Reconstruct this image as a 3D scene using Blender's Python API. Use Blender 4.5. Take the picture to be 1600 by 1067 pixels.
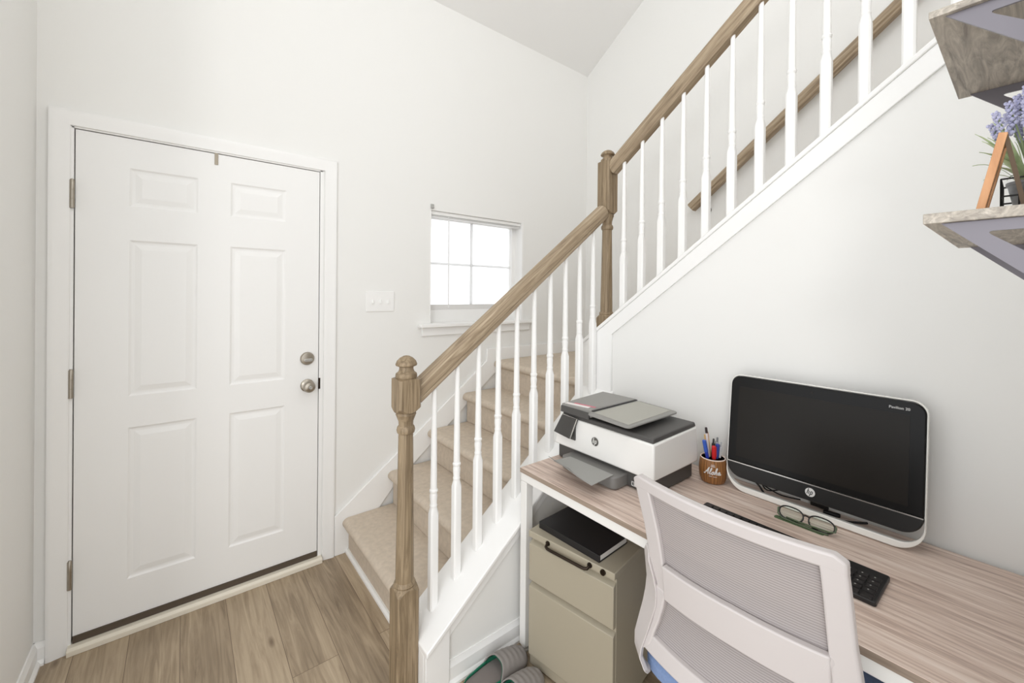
import bpy, bmesh, math, random
from mathutils import Vector, Matrix
random.seed(7)
for o in list(bpy.data.objects):
    bpy.data.objects.remove(o)
SC = bpy.context.scene
COL = SC.collection

# ---------------------------------------------------------------- camera
EYE = 1.445
YAW, ROLL, PITCH = math.radians(38.495), math.radians(0.529), math.radians(-0.14)
F_PX, CY = 647.1, 460.47
fw = Vector((math.sin(YAW)*math.cos(PITCH), math.cos(YAW)*math.cos(PITCH), math.sin(PITCH)))
rt = Vector((math.cos(YAW), -math.sin(YAW), 0)); up = rt.cross(fw)
r2 = math.cos(ROLL)*rt + math.sin(ROLL)*up
u2 = -math.sin(ROLL)*rt + math.cos(ROLL)*up
cam_d = bpy.data.cameras.new('camera'); cam = bpy.data.objects.new('camera', cam_d); COL.objects.link(cam)
cam_d.sensor_fit = 'HORIZONTAL'; cam_d.sensor_width = 36.0
cam_d.lens = F_PX/1600*36.0
cam_d.shift_y = -(533.5-CY)/1600
cam_d.clip_start = 0.01
cam.matrix_world = Matrix(((r2.x, u2.x, -fw.x, 0), (r2.y, u2.y, -fw.y, 0), (r2.z, u2.z, -fw.z, EYE), (0, 0, 0, 1)))
SC.camera = cam

# ---------------------------------------------------------------- world and lights
W = bpy.data.worlds.new('world'); SC.world = W; W.use_nodes = True
bg = W.node_tree.nodes['Background']
bg.inputs[0].default_value = (0.965, 0.985, 1.0, 1); bg.inputs[1].default_value = 1.62
SC.view_settings.view_transform = 'Standard'; SC.view_settings.look = 'None'
SC.view_settings.exposure = 0.06; SC.view_settings.gamma = 1.0; SC.view_settings.use_curve_mapping = False

def area(name, loc, target, size, energy, color=(1, 1, 1)):
    d = bpy.data.lights.new(name, 'AREA'); d.shape = 'SQUARE'; d.size = size; d.energy = energy; d.color = color
    o = bpy.data.objects.new(name, d); COL.objects.link(o); o.location = loc
    o.rotation_euler = (Vector(target)-Vector(loc)).to_track_quat('-Z', 'Y').to_euler()
    return o
area('room_light', (-1.7, -1.1, 1.95), (1.2, 1.0, 1.2), 0.5, 17, (1, 1, 1))
pd = bpy.data.lights.new('foyer_fill', 'POINT'); pd.energy = 15; pd.shadow_soft_size = .18; pd.color = (.98, .99, 1)
po = bpy.data.objects.new('foyer_fill', pd); COL.objects.link(po); po.location = (0.9, 0.1, 3.45)  # unseen fill point, added to brighten the ceiling and upper walls

# ---------------------------------------------------------------- mesh helpers
class MB:
    def __init__(s): s.v = []; s.f = []
    def add(s, vs, fs):
        b = len(s.v); s.v += [tuple(v) for v in vs]; s.f += [[b+i for i in f] for f in fs]; return s
    def box(s, x0, x1, y0, y1, z0, z1):
        return s.add([(x0,y0,z0),(x1,y0,z0),(x1,y1,z0),(x0,y1,z0),(x0,y0,z1),(x1,y0,z1),(x1,y1,z1),(x0,y1,z1)],
                     [(3,2,1,0),(4,5,6,7),(0,1,5,4),(1,2,6,5),(2,3,7,6),(3,0,4,7)])
    def hexa(s, p):   # 8 points: bottom ring 0-3, top ring 4-7
        return s.add(p, [(3,2,1,0),(4,5,6,7),(0,1,5,4),(1,2,6,5),(2,3,7,6),(3,0,4,7)])
    def prism(s, poly, ax, a, b):
        """poly: 2D points in the plane normal to ax ('x': (y,z), 'y': (x,z), 'z': (x,y))"""
        def P(q, t):
            if ax == 'x': return (t, q[0], q[1])
            if ax == 'y': return (q[0], t, q[1])
            return (q[0], q[1], t)
        n = len(poly)
        return s.add([P(q, a) for q in poly]+[P(q, b) for q in poly],
                     [list(range(n))[::-1], list(range(n, 2*n))]+[(i, (i+1) % n, n+(i+1) % n, n+i) for i in range(n)])
    def lathe(s, prof, c=(0,0,0), seg=24, axis='z'):
        vs = []; fs = []
        for (r, h) in prof:
            for k in range(seg):
                a = 2*math.pi*k/seg; x, y = r*math.cos(a), r*math.sin(a)
                p = {'z': (x, y, h), 'y': (x, h, y), 'x': (h, x, y)}[axis]
                vs.append((c[0]+p[0], c[1]+p[1], c[2]+p[2]))
        m = len(prof)
        for i in range(m-1):
            for k in range(seg):
                fs.append((i*seg+k, i*seg+(k+1) % seg, (i+1)*seg+(k+1) % seg, (i+1)*seg+k))
        fs.append(list(range(seg))[::-1]); fs.append([(m-1)*seg+k for k in range(seg)])
        return s.add(vs, fs)
    def loft(s, rings, cap=True, closed=False):
        n = len(rings[0]); vs = [p for r in rings for p in r]; fs = []; m = len(rings)
        for i in range(m if closed else m-1):
            j = (i+1) % m
            for k in range(n):
                fs.append((i*n+k, i*n+(k+1) % n, j*n+(k+1) % n, j*n+k))
        if cap and not closed:
            fs.append(list(range(n))[::-1]); fs.append([(m-1)*n+k for k in range(n)])
        return s.add(vs, fs)
    def tube(s, path, r, seg=10, closed=False):
        P = [Vector(p) for p in path]; n = len(P); rings = []; ref = None
        for i, p in enumerate(P):
            if closed: t = P[(i+1) % n]-P[i-1]
            else: t = P[min(i+1, n-1)]-P[max(i-1, 0)]
            t.normalize()
            if ref is None:
                ref = Vector((0,0,1)) if abs(t.z) < .9 else Vector((1,0,0))
            ref = (ref - t*ref.dot(t)).normalized(); b = t.cross(ref)
            rr = r[i] if isinstance(r, (list, tuple)) else r
            rings.append([p+rr*(math.cos(2*math.pi*k/seg)*ref+math.sin(2*math.pi*k/seg)*b) for k in range(seg)])
        return s.loft(rings, closed=closed)
    def sweep(s, prof, A, B, side=(0,1,0)):
        """straight sweep of a 2D profile (side, up-ish) from A to B"""
        A, B = Vector(A), Vector(B); S = Vector(side)
        d = (B-A).normalized(); U = S.cross(d)
        if U.z < 0: U = -U
        return s.loft([[A+S*a+U*b for a, b in prof], [B+S*a+U*b for a, b in prof]])
    def grid(s, fn, nu, nv, closed_u=False):
        vs = [fn(i/(nu-1) if not closed_u else i/nu, j/(nv-1)) for j in range(nv) for i in range(nu)]; fs = []
        for j in range(nv-1):
            for i in range(nu if closed_u else nu-1):
                fs.append((j*nu+i, j*nu+(i+1) % nu, (j+1)*nu+(i+1) % nu, (j+1)*nu+i))
        return s.add(vs, fs)
    def xf(s, M):
        s.v = [tuple(M @ Vector(v)) for v in s.v]; return s

def rrect(x0, x1, y0, y1, r, n=6):
    if not isinstance(r, (list, tuple)): r = [r]*4
    out = []
    for (cx, cy, a, rr) in ((x1-r[0], y1-r[0], 0, r[0]), (x0+r[1], y1-r[1], 90, r[1]), (x0+r[2], y0+r[2], 180, r[2]), (x1-r[3], y0+r[3], 270, r[3])):
        if rr <= 0: out.append((cx, cy)); continue
        for k in range(n+1):
            t = math.radians(a+90*k/n); out.append((cx+rr*math.cos(t), cy+rr*math.sin(t)))
    return out

def wpos(o):
    v = Vector((0,0,0))
    while o: v += o.location; o = o.parent
    return v
def build(name, mb, mat, parent=None, smooth=True, bevel=0, segs=2, world=False, solid=0, sub=0, ang=35):
    me = bpy.data.meshes.new(name)
    vs = mb.v
    if world and parent:
        off = wpos(parent); vs = [(v[0]-off.x, v[1]-off.y, v[2]-off.z) for v in vs]
    me.from_pydata(vs, [], mb.f); me.validate()
    b = bmesh.new(); b.from_mesh(me); bmesh.ops.recalc_face_normals(b, faces=b.faces); b.to_mesh(me); b.free()
    if smooth:
        for p in me.polygons: p.use_smooth = True
        me.set_sharp_from_angle(angle=math.radians(ang))
    me.materials.append(mat)
    o = bpy.data.objects.new(name, me); COL.objects.link(o)
    if parent: o.parent = parent
    if solid:
        m = o.modifiers.new('solid', 'SOLIDIFY'); m.thickness = solid; m.offset = 0
    if bevel:
        m = o.modifiers.new('bevel', 'BEVEL'); m.width = bevel; m.segments = segs; m.limit_method = 'ANGLE'; m.angle_limit = math.radians(40)
        m.harden_normals = False
    if sub:
        m = o.modifiers.new('sub', 'SUBSURF'); m.levels = sub; m.render_levels = sub
    return o
def tag(o, label, cat, group=None):
    o['label'] = label; o['category'] = cat
    if group: o['group'] = group
    return o
def thing(name, label, cat, loc=(0,0,0), rotz=0, group=None):
    o = bpy.data.objects.new(name, None); COL.objects.link(o); o.empty_display_size = .05
    o.location = loc; o.rotation_euler = (0,0,rotz)
    return tag(o, label, cat, group)
def struct(name, mb, mat, **k):
    o = build(name, mb, mat, **k)
    if o.parent is None: o['kind'] = 'structure'
    return o
def text(name, body, size, mat, parent, M, extrude=0.0003, bold=0.0, spacing=1.0, shear=0):
    cu = bpy.data.curves.new(name, 'FONT'); cu.body = body; cu.size = size; cu.extrude = extrude
    cu.align_x = 'CENTER'; cu.align_y = 'CENTER'; cu.offset = bold; cu.space_character = spacing; cu.shear = shear
    o = bpy.data.objects.new(name, cu); COL.objects.link(o)
    dg = bpy.context.evaluated_depsgraph_get(); me = bpy.data.meshes.new_from_object(o.evaluated_get(dg))
    bpy.data.objects.remove(o)
    me.transform(M); me.materials.clear(); me.materials.append(mat); me.name = name
    t = bpy.data.objects.new(name, me); COL.objects.link(t); t.parent = parent
    return t

# ---------------------------------------------------------------- materials
def srgb(r, g, b):
    f = lambda c: (c/255/12.92 if c/255 <= .04045 else ((c/255+.055)/1.055)**2.4)
    return (f(r), f(g), f(b), 1)
def mat(name, col, rough=.5, metal=0, bump=0, bscale=200, spec=None, coat=0, noise=0, nscale=30, trans=0):
    m = bpy.data.materials.new(name); m.use_nodes = True; nt = m.node_tree; b = nt.nodes['Principled BSDF']
    b.inputs['Base Color'].default_value = col; b.inputs['Roughness'].default_value = rough; b.inputs['Metallic'].default_value = metal
    if spec is not None: b.inputs['Specular IOR Level'].default_value = spec
    if coat: b.inputs['Coat Weight'].default_value = coat
    if trans: b.inputs['Transmission Weight'].default_value = trans
    tc = nt.nodes.new('ShaderNodeTexCoord')
    if noise:
        n = nt.nodes.new('ShaderNodeTexNoise'); n.inputs['Scale'].default_value = nscale; n.inputs['Detail'].default_value = 4
        nt.links.new(tc.outputs['Object'], n.inputs['Vector'])
        r = nt.nodes.new('ShaderNodeValToRGB'); r.color_ramp.elements[0].position = .3; r.color_ramp.elements[1].position = .7
        r.color_ramp.elements[0].color = tuple(c*(1-noise) for c in col[:3])+(1,); r.color_ramp.elements[1].color = tuple(min(1, c*(1+noise)) for c in col[:3])+(1,)
        nt.links.new(n.outputs['Fac'], r.inputs['Fac']); nt.links.new(r.outputs['Color'], b.inputs['Base Color'])
    if bump:
        n = nt.nodes.new('ShaderNodeTexNoise'); n.inputs['Scale'].default_value = bscale; n.inputs['Detail'].default_value = 3
        nt.links.new(tc.outputs['Object'], n.inputs['Vector'])
        bp = nt.nodes.new('ShaderNodeBump'); bp.inputs['Strength'].default_value = bump; bp.inputs['Distance'].default_value = .002
        nt.links.new(n.outputs['Fac'], bp.inputs['Height']); nt.links.new(bp.outputs['Normal'], b.inputs['Normal'])
    return m
def wood(name, c0, c1, c2, scale=(3, 40, 40), rough=.55, rot=(0, 0, 0), bump=.15, dist=1.5):
    """streaky grain: noise stretched along one axis (small scale = along the grain)"""
    m = bpy.data.materials.new(name); m.use_nodes = True; nt = m.node_tree; b = nt.nodes['Principled BSDF']
    tc = nt.nodes.new('ShaderNodeTexCoord'); mp = nt.nodes.new('ShaderNodeMapping')
    mp.vector_type = 'TEXTURE'; mp.inputs['Scale'].default_value = tuple(1/c for c in scale); mp.inputs['Rotation'].default_value = rot
    nt.links.new(tc.outputs['Object'], mp.inputs['Vector'])
    n = nt.nodes.new('ShaderNodeTexNoise'); n.inputs['Scale'].default_value = 1; n.inputs['Detail'].default_value = 8
    n.inputs['Roughness'].default_value = .62; n.inputs['Distortion'].default_value = dist
    nt.links.new(mp.outputs['Vector'], n.inputs['Vector'])
    r = nt.nodes.new('ShaderNodeValToRGB'); e = r.color_ramp.elements
    e[0].position = .28; e[0].color = c0; e[1].position = .72; e[1].color = c2
    k = e.new(.5); k.color = c1
    nt.links.new(n.outputs['Fac'], r.inputs['Fac']); nt.links.new(r.outputs['Color'], b.inputs['Base Color'])
    b.inputs['Roughness'].default_value = rough
    bp = nt.nodes.new('ShaderNodeBump'); bp.inputs['Strength'].default_value = bump; bp.inputs['Distance'].default_value = .001
    nt.links.new(n.outputs['Fac'], bp.inputs['Height']); nt.links.new(bp.outputs['Normal'], b.inputs['Normal'])
    return m
M_wall = mat('wall_paint', srgb(240, 239, 236), .75, bump=.04, bscale=350)
M_ceil = mat('ceiling_paint', srgb(240, 239, 237), .85, bump=.05, bscale=250)
M_trim = mat('trim_paint', srgb(246, 245, 243), .38, bump=.01, bscale=80)
M_door = mat('door_paint', srgb(244, 243, 241), .36, bump=.05, bscale=120)
OAK = (srgb(118, 99, 78), srgb(160, 141, 116), srgb(188, 170, 145))
M_rail = wood('stained_oak', *OAK, scale=(3, 55, 55), rot=(0, -math.atan(.762), 0))
M_railv = wood('stained_oak_post', srgb(100, 83, 62), srgb(141, 122, 96), srgb(170, 150, 122), scale=(60, 60, 3))
M_raily = wood('stained_oak_rail', *OAK, scale=(55, 3, 55), rot=(-math.atan(.74), 0, 0))
M_desk = wood('desk_laminate', srgb(158, 133, 121), srgb(210, 188, 174), srgb(234, 219, 208), scale=(85, 4.5, 85), rough=.42, dist=.6, bump=.05)
M_shelf = wood('shelf_board', srgb(134, 126, 118), srgb(178, 169, 157), srgb(216, 207, 194), scale=(5, 45, 45), rough=.6, dist=2.5)
M_carpet = mat('carpet', srgb(210, 196, 179), .95, bump=.7, bscale=500, noise=.07, nscale=45, spec=.1)
M_white_metal = mat('white_metal', srgb(238, 236, 232), .4)
M_nickel = mat('brushed_nickel', srgb(170, 162, 150), .32, metal=1)
M_dark = mat('dark_gap', srgb(70, 62, 54), .8)
M_cab = mat('cabinet_enamel', srgb(170, 161, 142), .45, bump=.03, bscale=300)
M_bronze = mat('bronze_metal', srgb(62, 52, 44), .35, metal=.8)
M_blackbook = mat('black_cover', srgb(28, 26, 27), .5, bump=.08, bscale=400)
M_paper = mat('paper', srgb(236, 232, 226), .8)
M_printer_white = mat('printer_white', srgb(240, 238, 234), .42)
M_printer_dark = mat('printer_charcoal', srgb(78, 76, 74), .5, bump=.03, bscale=500)
M_printer_mid = mat('printer_grey', srgb(146, 144, 140), .5, bump=.03, bscale=500)
M_printer_light = mat('printer_tray_grey', srgb(174, 172, 163), .5)
M_screen_small = mat('panel_glass', srgb(58, 56, 54), .12, coat=.5)
M_black_gloss = mat('black_gloss', srgb(17, 16, 16), .3, spec=.25)
M_screen = mat('screen_glass', srgb(34, 31, 28), .3, spec=.2)
M_black_satin = mat('black_satin', srgb(24, 23, 23), .4)
M_black = mat('black_plastic', srgb(30, 28, 28), .45)
M_key = mat('key_plastic', srgb(40, 37, 36), .42)
M_silver = mat('silver', srgb(205, 204, 200), .25, metal=1)
M_logo_grey = mat('logo_grey', srgb(120, 118, 114), .3, metal=.6)
M_logo_white = mat('logo_white', srgb(225, 224, 222), .4)
M_loop = mat('clear_white_acrylic', srgb(240, 238, 232), .2, coat=.4)
M_plastic = mat('chair_white_plastic', srgb(203, 196, 194), .45, bump=.03, bscale=300)
M_blue = mat('blue_fabric', srgb(124, 146, 186), .9, bump=.4, bscale=500, noise=.06, nscale=200)
M_sandal = mat('grey_foam', srgb(140, 134, 130), .8, bump=.3, bscale=250)
M_green = mat('green_foam', srgb(24, 112, 84), .75, bump=.15, bscale=200)
M_pot = mat('galvanised_pot', srgb(150, 152, 156), .5, metal=.5, noise=.3, nscale=60)
M_wire = mat('black_wire', srgb(44, 42, 42), .45, metal=.4)
M_leaf = mat('leaf_green', srgb(192, 206, 164), .6, noise=.25, nscale=40)
M_stem = mat('stem_green', srgb(150, 164, 124), .6)
M_lav = mat('lavender_bloom', srgb(192, 192, 220), .8, noise=.2, nscale=300)
M_frame = wood('frame_pine', srgb(190, 136, 94), srgb(206, 152, 108), srgb(218, 168, 124), scale=(50, 50, 5))
M_bracket = mat('bracket_metal', srgb(128, 124, 130), .38, metal=.5)
M_mirror_dark = mat('frame_back', srgb(92, 74, 56), .7)

def floor_material():
    m = bpy.data.materials.new('floor_planks'); m.use_nodes = True; nt = m.node_tree; L = nt.links.new; b = nt.nodes['Principled BSDF']
    tc = nt.nodes.new('ShaderNodeTexCoord')
    mp = nt.nodes.new('ShaderNodeMapping'); mp.inputs['Rotation'].default_value = (0, 0, math.pi/2); L(tc.outputs['Object'], mp.inputs['Vector'])
    br = nt.nodes.new('ShaderNodeTexBrick'); br.offset = .37; br.inputs['Scale'].default_value = 1
    br.inputs['Brick Width'].default_value = 1.25; br.inputs['Row Height'].default_value = .165; br.inputs['Mortar Size'].default_value = .0012
    br.inputs['Mortar Smooth'].default_value = .2
    br.inputs['Color1'].default_value = (0, 0, 0, 1); br.inputs['Color2'].default_value = (1, 1, 1, 1); br.inputs['Mortar'].default_value = (.4, .4, .4, 1)
    L(mp.outputs['Vector'], br.inputs['Vector'])
    # plank tone offset shifts the grain so each board differs
    add = nt.nodes.new('ShaderNodeVectorMath'); add.operation = 'MULTIPLY_ADD'
    add.inputs[1].default_value = (7, 3, 5); L(br.outputs['Color'], add.inputs[0]); L(tc.outputs['Object'], add.inputs[2])
    mg = nt.nodes.new('ShaderNodeMapping'); mg.inputs['Scale'].default_value = (44, 2.6, 1); L(add.outputs[0], mg.inputs['Vector'])
    n1 = nt.nodes.new('ShaderNodeTexNoise'); n1.inputs['Scale'].default_value = 1; n1.inputs['Detail'].default_value = 7; n1.inputs['Roughness'].default_value = .6; n1.inputs['Distortion'].default_value = 1.2
    L(mg.outputs['Vector'], n1.inputs['Vector'])
    m2 = nt.nodes.new('ShaderNodeMapping'); m2.inputs['Scale'].default_value = (7, 2.6, 1); L(add.outputs[0], m2.inputs['Vector'])
    n2 = nt.nodes.new('ShaderNodeTexNoise'); n2.inputs['Scale'].default_value = 1; n2.inputs['Detail'].default_value = 3; L(m2.outputs['Vector'], n2.inputs['Vector'])
    r1 = nt.nodes.new('ShaderNodeValToRGB'); e = r1.color_ramp.elements
    e[0].position = .25; e[0].color = srgb(112, 95, 75); e[1].position = .75; e[1].color = srgb(202, 184, 158); k = e.new(.5); k.color = srgb(170, 151, 126)
    mx = nt.nodes.new('ShaderNodeMath'); mx.operation = 'MULTIPLY_ADD'; mx.inputs[1].default_value = .6
    L(n1.outputs['Fac'], mx.inputs[0])
    mx2 = nt.nodes.new('ShaderNodeMath'); mx2.operation = 'MULTIPLY'; mx2.inputs[1].default_value = .3; L(n2.outputs['Fac'], mx2.inputs[0])
    sp = nt.nodes.new('ShaderNodeSeparateColor'); L(br.outputs['Color'], sp.inputs['Color'])
    mx3 = nt.nodes.new('ShaderNodeMath'); mx3.operation = 'MULTIPLY_ADD'; mx3.inputs[1].default_value = .14; L(sp.outputs[0], mx3.inputs[0]); L(mx2.outputs[0], mx3.inputs[2])
    L(mx3.outputs[0], mx.inputs[2])
    sub = nt.nodes.new('ShaderNodeMath'); sub.operation = 'SUBTRACT'; sub.inputs[1].default_value = .03; L(mx.outputs[0], sub.inputs[0])
    L(sub.outputs[0], r1.inputs['Fac'])
    # knots
    m3 = nt.nodes.new('ShaderNodeMapping'); m3.inputs['Scale'].default_value = (9, 3.2, 1); L(tc.outputs['Object'], m3.inputs['Vector'])
    vo = nt.nodes.new('ShaderNodeTexVoronoi'); vo.inputs['Scale'].default_value = 1.0; L(m3.outputs['Vector'], vo.inputs['Vector'])
    kr = nt.nodes.new('ShaderNodeValToRGB'); kr.color_ramp.elements[0].position = .03; kr.color_ramp.elements[0].color = (.35, .3, .26, 1); kr.color_ramp.elements[1].position = .13; kr.color_ramp.elements[1].color = (1, 1, 1, 1)
    L(vo.outputs['Distance'], kr.inputs['Fac'])
    mul = nt.nodes.new('ShaderNodeMix'); mul.data_type = 'RGBA'; mul.blend_type = 'MULTIPLY'; mul.inputs[0].default_value = .8
    L(r1.outputs['Color'], mul.inputs[6]); L(kr.outputs['Color'], mul.inputs[7])
    mm = nt.nodes.new('ShaderNodeMix'); mm.data_type = 'RGBA'; L(br.outputs['Fac'], mm.inputs[0]); L(mul.outputs[2], mm.inputs[6]); mm.inputs[7].default_value = srgb(110, 92, 74)
    L(mm.outputs[2], b.inputs['Base Color']); b.inputs['Roughness'].default_value = .42
    bp = nt.nodes.new('ShaderNodeBump'); bp.inputs['Strength'].default_value = .08; bp.inputs['Distance'].default_value = .002; L(n1.outputs['Fac'], bp.inputs['Height']); L(bp.outputs['Normal'], b.inputs['Normal'])
    return m
M_floor = floor_material()

def glass_material(name, tint=(1, 1, 1, 1), gl=.08):
    m = bpy.data.materials.new(name); m.use_nodes = True; nt = m.node_tree; nt.nodes.remove(nt.nodes['Principled BSDF'])
    out = nt.nodes['Material Output']; t = nt.nodes.new('ShaderNodeBsdfTransparent'); t.inputs[0].default_value = tint
    g = nt.nodes.new('ShaderNodeBsdfGlossy'); g.inputs['Roughness'].default_value = .03
    fr = nt.nodes.new('ShaderNodeFresnel'); fr.inputs[0].default_value = 1.35
    mx = nt.nodes.new('ShaderNodeMixShader'); nt.links.new(fr.outputs[0], mx.inputs[0]); nt.links.new(t.outputs[0], mx.inputs[1]); nt.links.new(g.outputs[0], mx.inputs[2])
    nt.links.new(mx.outputs[0], out.inputs['Surface']); return m
M_glass = glass_material('window_glass')
def translucent(name, col, f):
    m = mat(name, col, .5); nt = m.node_tree; t = nt.nodes.new('ShaderNodeBsdfTranslucent'); t.inputs[0].default_value = (.95, .95, .95, 1)
    x = nt.nodes.new('ShaderNodeMixShader'); x.inputs[0].default_value = f
    nt.links.new(nt.nodes['Principled BSDF'].outputs[0], x.inputs[1]); nt.links.new(t.outputs[0], x.inputs[2]); nt.links.new(x.outputs[0], nt.nodes['Material Output'].inputs['Surface']); return m
M_vinyl = translucent('translucent_vinyl', srgb(246, 245, 243), .75)
M_lens = glass_material('lens_glass', (.93, .97, .94, 1))

def mesh_material():
    m = bpy.data.materials.new('chair_mesh'); m.use_nodes = True; nt = m.node_tree; L = nt.links.new; b = nt.nodes['Principled BSDF']
    tc = nt.nodes.new('ShaderNodeTexCoord'); w = nt.nodes.new('ShaderNodeTexWave'); w.wave_type = 'BANDS'; w.bands_direction = 'Z'
    w.inputs['Scale'].default_value = 54; w.inputs['Distortion'].default_value = .6; w.inputs['Detail'].default_value = 1
    L(tc.outputs['Object'], w.inputs['Vector'])
    r = nt.nodes.new('ShaderNodeValToRGB'); r.color_ramp.elements[0].color = srgb(150, 143, 142); r.color_ramp.elements[1].color = srgb(174, 166, 164)
    r.color_ramp.elements[0].position = .1; r.color_ramp.elements[1].position = .6
    L(w.outputs['Fac'], r.inputs['Fac']); L(r.outputs['Color'], b.inputs['Base Color']); b.inputs['Roughness'].default_value = .85
    bp = nt.nodes.new('ShaderNodeBump'); bp.inputs['Strength'].default_value = .3; bp.inputs['Distance'].default_value = .001; L(w.outputs['Fac'], bp.inputs['Height']); L(bp.outputs['Normal'], b.inputs['Normal'])
    t = nt.nodes.new('ShaderNodeBsdfTransparent'); mx = nt.nodes.new('ShaderNodeMixShader'); mx.inputs[0].default_value = .06
    L(b.outputs[0], mx.inputs[1]); L(t.outputs[0], mx.inputs[2]); L(mx.outputs[0], nt.nodes['Material Output'].inputs['Surface'])
    return m
M_mesh = mesh_material()
def ribbed(name, c0, c1, n):
    m = bpy.data.materials.new(name); m.use_nodes = True; nt = m.node_tree; L = nt.links.new; b = nt.nodes['Principled BSDF']
    tc = nt.nodes.new('ShaderNodeTexCoord'); sx = nt.nodes.new('ShaderNodeSeparateXYZ'); L(tc.outputs['Object'], sx.inputs[0])
    at = nt.nodes.new('ShaderNodeMath'); at.operation = 'ARCTAN2'; L(sx.outputs[1], at.inputs[0]); L(sx.outputs[0], at.inputs[1])
    no = nt.nodes.new('ShaderNodeTexNoise'); no.noise_dimensions = '1D'; no.inputs['Scale'].default_value = n; no.inputs['Detail'].default_value = 4; L(at.outputs[0], no.inputs['W'])
    r = nt.nodes.new('ShaderNodeValToRGB'); r.color_ramp.elements[0].position = .35; r.color_ramp.elements[1].position = .65; r.color_ramp.elements[0].color = c0; r.color_ramp.elements[1].color = c1
    L(no.outputs['Fac'], r.inputs['Fac']); L(r.outputs['Color'], b.inputs['Base Color']); b.inputs['Roughness'].default_value = .45
    return m
M_cup = ribbed('cup_wood', srgb(96, 60, 30), srgb(176, 122, 70), 14)

# ================================================================ ROOM SHELL
YA = 2.379            # wall with the door and the window
XL = -0.442           # left wall
XC = 2.693            # far wall beside the upper flight
XB = 1.70             # wall behind the desk (under the upper flight)
CEIL_A, CEIL_S = 3.30, .65
SL = .762             # stair slope

struct('floor', MB().box(XL-.1, XC+.1, -2.6, YA+.15, -.1, 0), M_floor, smooth=False)
# back wall with door and window openings
DX0, DX1, DZ1 = -.347, .586, 2.094
WX0, WX1, WZ0, WZ1 = 1.227, 1.983, 1.25, 1.972
w = MB(); T = YA+.14
w.box(XL-.1, DX0, YA, T, 0, 4.6); w.box(DX0, DX1, YA, T, DZ1, 4.6); w.box(DX1, WX0, YA, T, 0, 4.6)
w.box(WX0, WX1, YA, T, 0, WZ0); w.box(WX0, WX1, YA, T, WZ1, 4.6); w.box(WX1, XC+.1, YA, T, 0, 4.6)
struct('wall_back', w, M_wall, smooth=False)
struct('wall_left', MB().box(XL-.1, XL, 1.4, YA, 0, 4.6), M_wall, smooth=False)
struct('wall_right', MB().box(XC, XC+.1, -1.6, YA, 0, 5.0), M_wall, smooth=False)
cy = lambda y: CEIL_A+CEIL_S*(YA-y)
struct('ceiling', MB().prism([(YA, cy(YA)), (.2, cy(.2)), (-1.6, cy(.2)), (-1.6, cy(.2)+.1), (.2, cy(.2)+.1), (YA, cy(YA)+.1)], 'x', XL-.1, XC+.1), M_ceil, smooth=False)
struct('wall_front_blocker', MB().box(XL-.1, XB, -.45, -.35, 2.75, 4.8), M_wall, smooth=False)  # unseen header wall, added to keep world light off the upper walls
struct('wall_rear', MB().box(.74, XB, -.17, -.065, 0, 2.6), M_wall, smooth=False)

# wall under the upper flight
capU = lambda y: 1.357+.747*(1.301-y)          # cap top along the upper flight
capL = lambda x: .181+SL*(x-.675)              # cap top along the lower flight
w = MB().prism([(1.51, 0), (1.51, capU(1.51)-.02), (-1.6, capU(-1.6)-.02), (-1.6, 0)], 'x', XB, XB+.17)
struct('wall_stair', w, M_wall, smooth=False)
# knee wall beside the lower flight
w = MB().prism([(.685, 0), (XB, 0), (XB, capL(XB)-.022), (.685, capL(.685)-.022)], 'y', 1.336, 1.50)
struct('wall_knee', w, M_wall, smooth=False)

# trims: cap boards and skirts of both flights
w = MB().prism([(.675, capL(.675)), (XB, capL(XB)), (XB, capL(XB)-.022), (.675, capL(.675)-.022)], 'y', 1.307, 1.512)
struct('trim_1', w, M_trim, bevel=.004)
w = MB().prism([(.772, capL(.772)-.022), (XB, capL(XB)-.022), (XB, capL(XB)-.075), (.772, capL(.772)-.075)], 'y', 1.324, 1.336)
struct('trim_2', w, M_trim, bevel=.002)
w = MB().prism([(.676, 0), (.772, 0), (.772, capL(.772)-.022), (.676, capL(.676)-.022)], 'y', 1.317, 1.336)
w.box(.676, .690, 1.336, 1.505, 0, capL(.676)-.022)
struct('trim_3', w, M_trim, bevel=.002)
w = MB().prism([(1.535, capU(1.535)), (-1.6, capU(-1.6)), (-1.6, capU(-1.6)-.022), (1.535, capU(1.535)-.022)], 'x', 1.685, 1.885)
struct('trim_4', w, M_trim, bevel=.004)
w = MB().prism([(1.512, capU(1.512)-.022), (-1.6, capU(-1.6)-.022), (-1.6, capU(-1.6)-.099), (1.318, capU(1.318)-.099), (1.318, capL(XB)-.02), (1.512, capL(XB)-.02)], 'x', 1.690, XB)
struct('trim_5', w, M_trim, bevel=.002)

# baseboards
def baseboard(name, poly_pts, h=.085, t=.013, normal=(0, -1)):
    (xa, ya), (xb, yb) = poly_pts; nx, ny = normal
    prof = [(0, 0), (t+.010, 0), (t+.010, .010), (t, .020), (t, h-.02), (t-.006, h-.008), (t-.008, h), (0, h)]
    mb = MB().loft([[(xa+nx*a, ya+ny*a, b) for a, b in prof], [(xb+nx*a, yb+ny*a, b) for a, b in prof]])
    return struct(name, mb, M_trim, ang=25)
baseboard('baseboard_left', ((XL, 1.4), (XL, YA-.0)), normal=(1, 0))
baseboard('baseboard_knee', ((.772, 1.336), (XB, 1.336)), normal=(0, -1))
baseboard('baseboard_stair', ((XB, 1.336), (XB, -.065)), normal=(-1, 0))
baseboard('baseboard_back', ((XL, YA), (-.41, YA)), normal=(0, -1))

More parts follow.
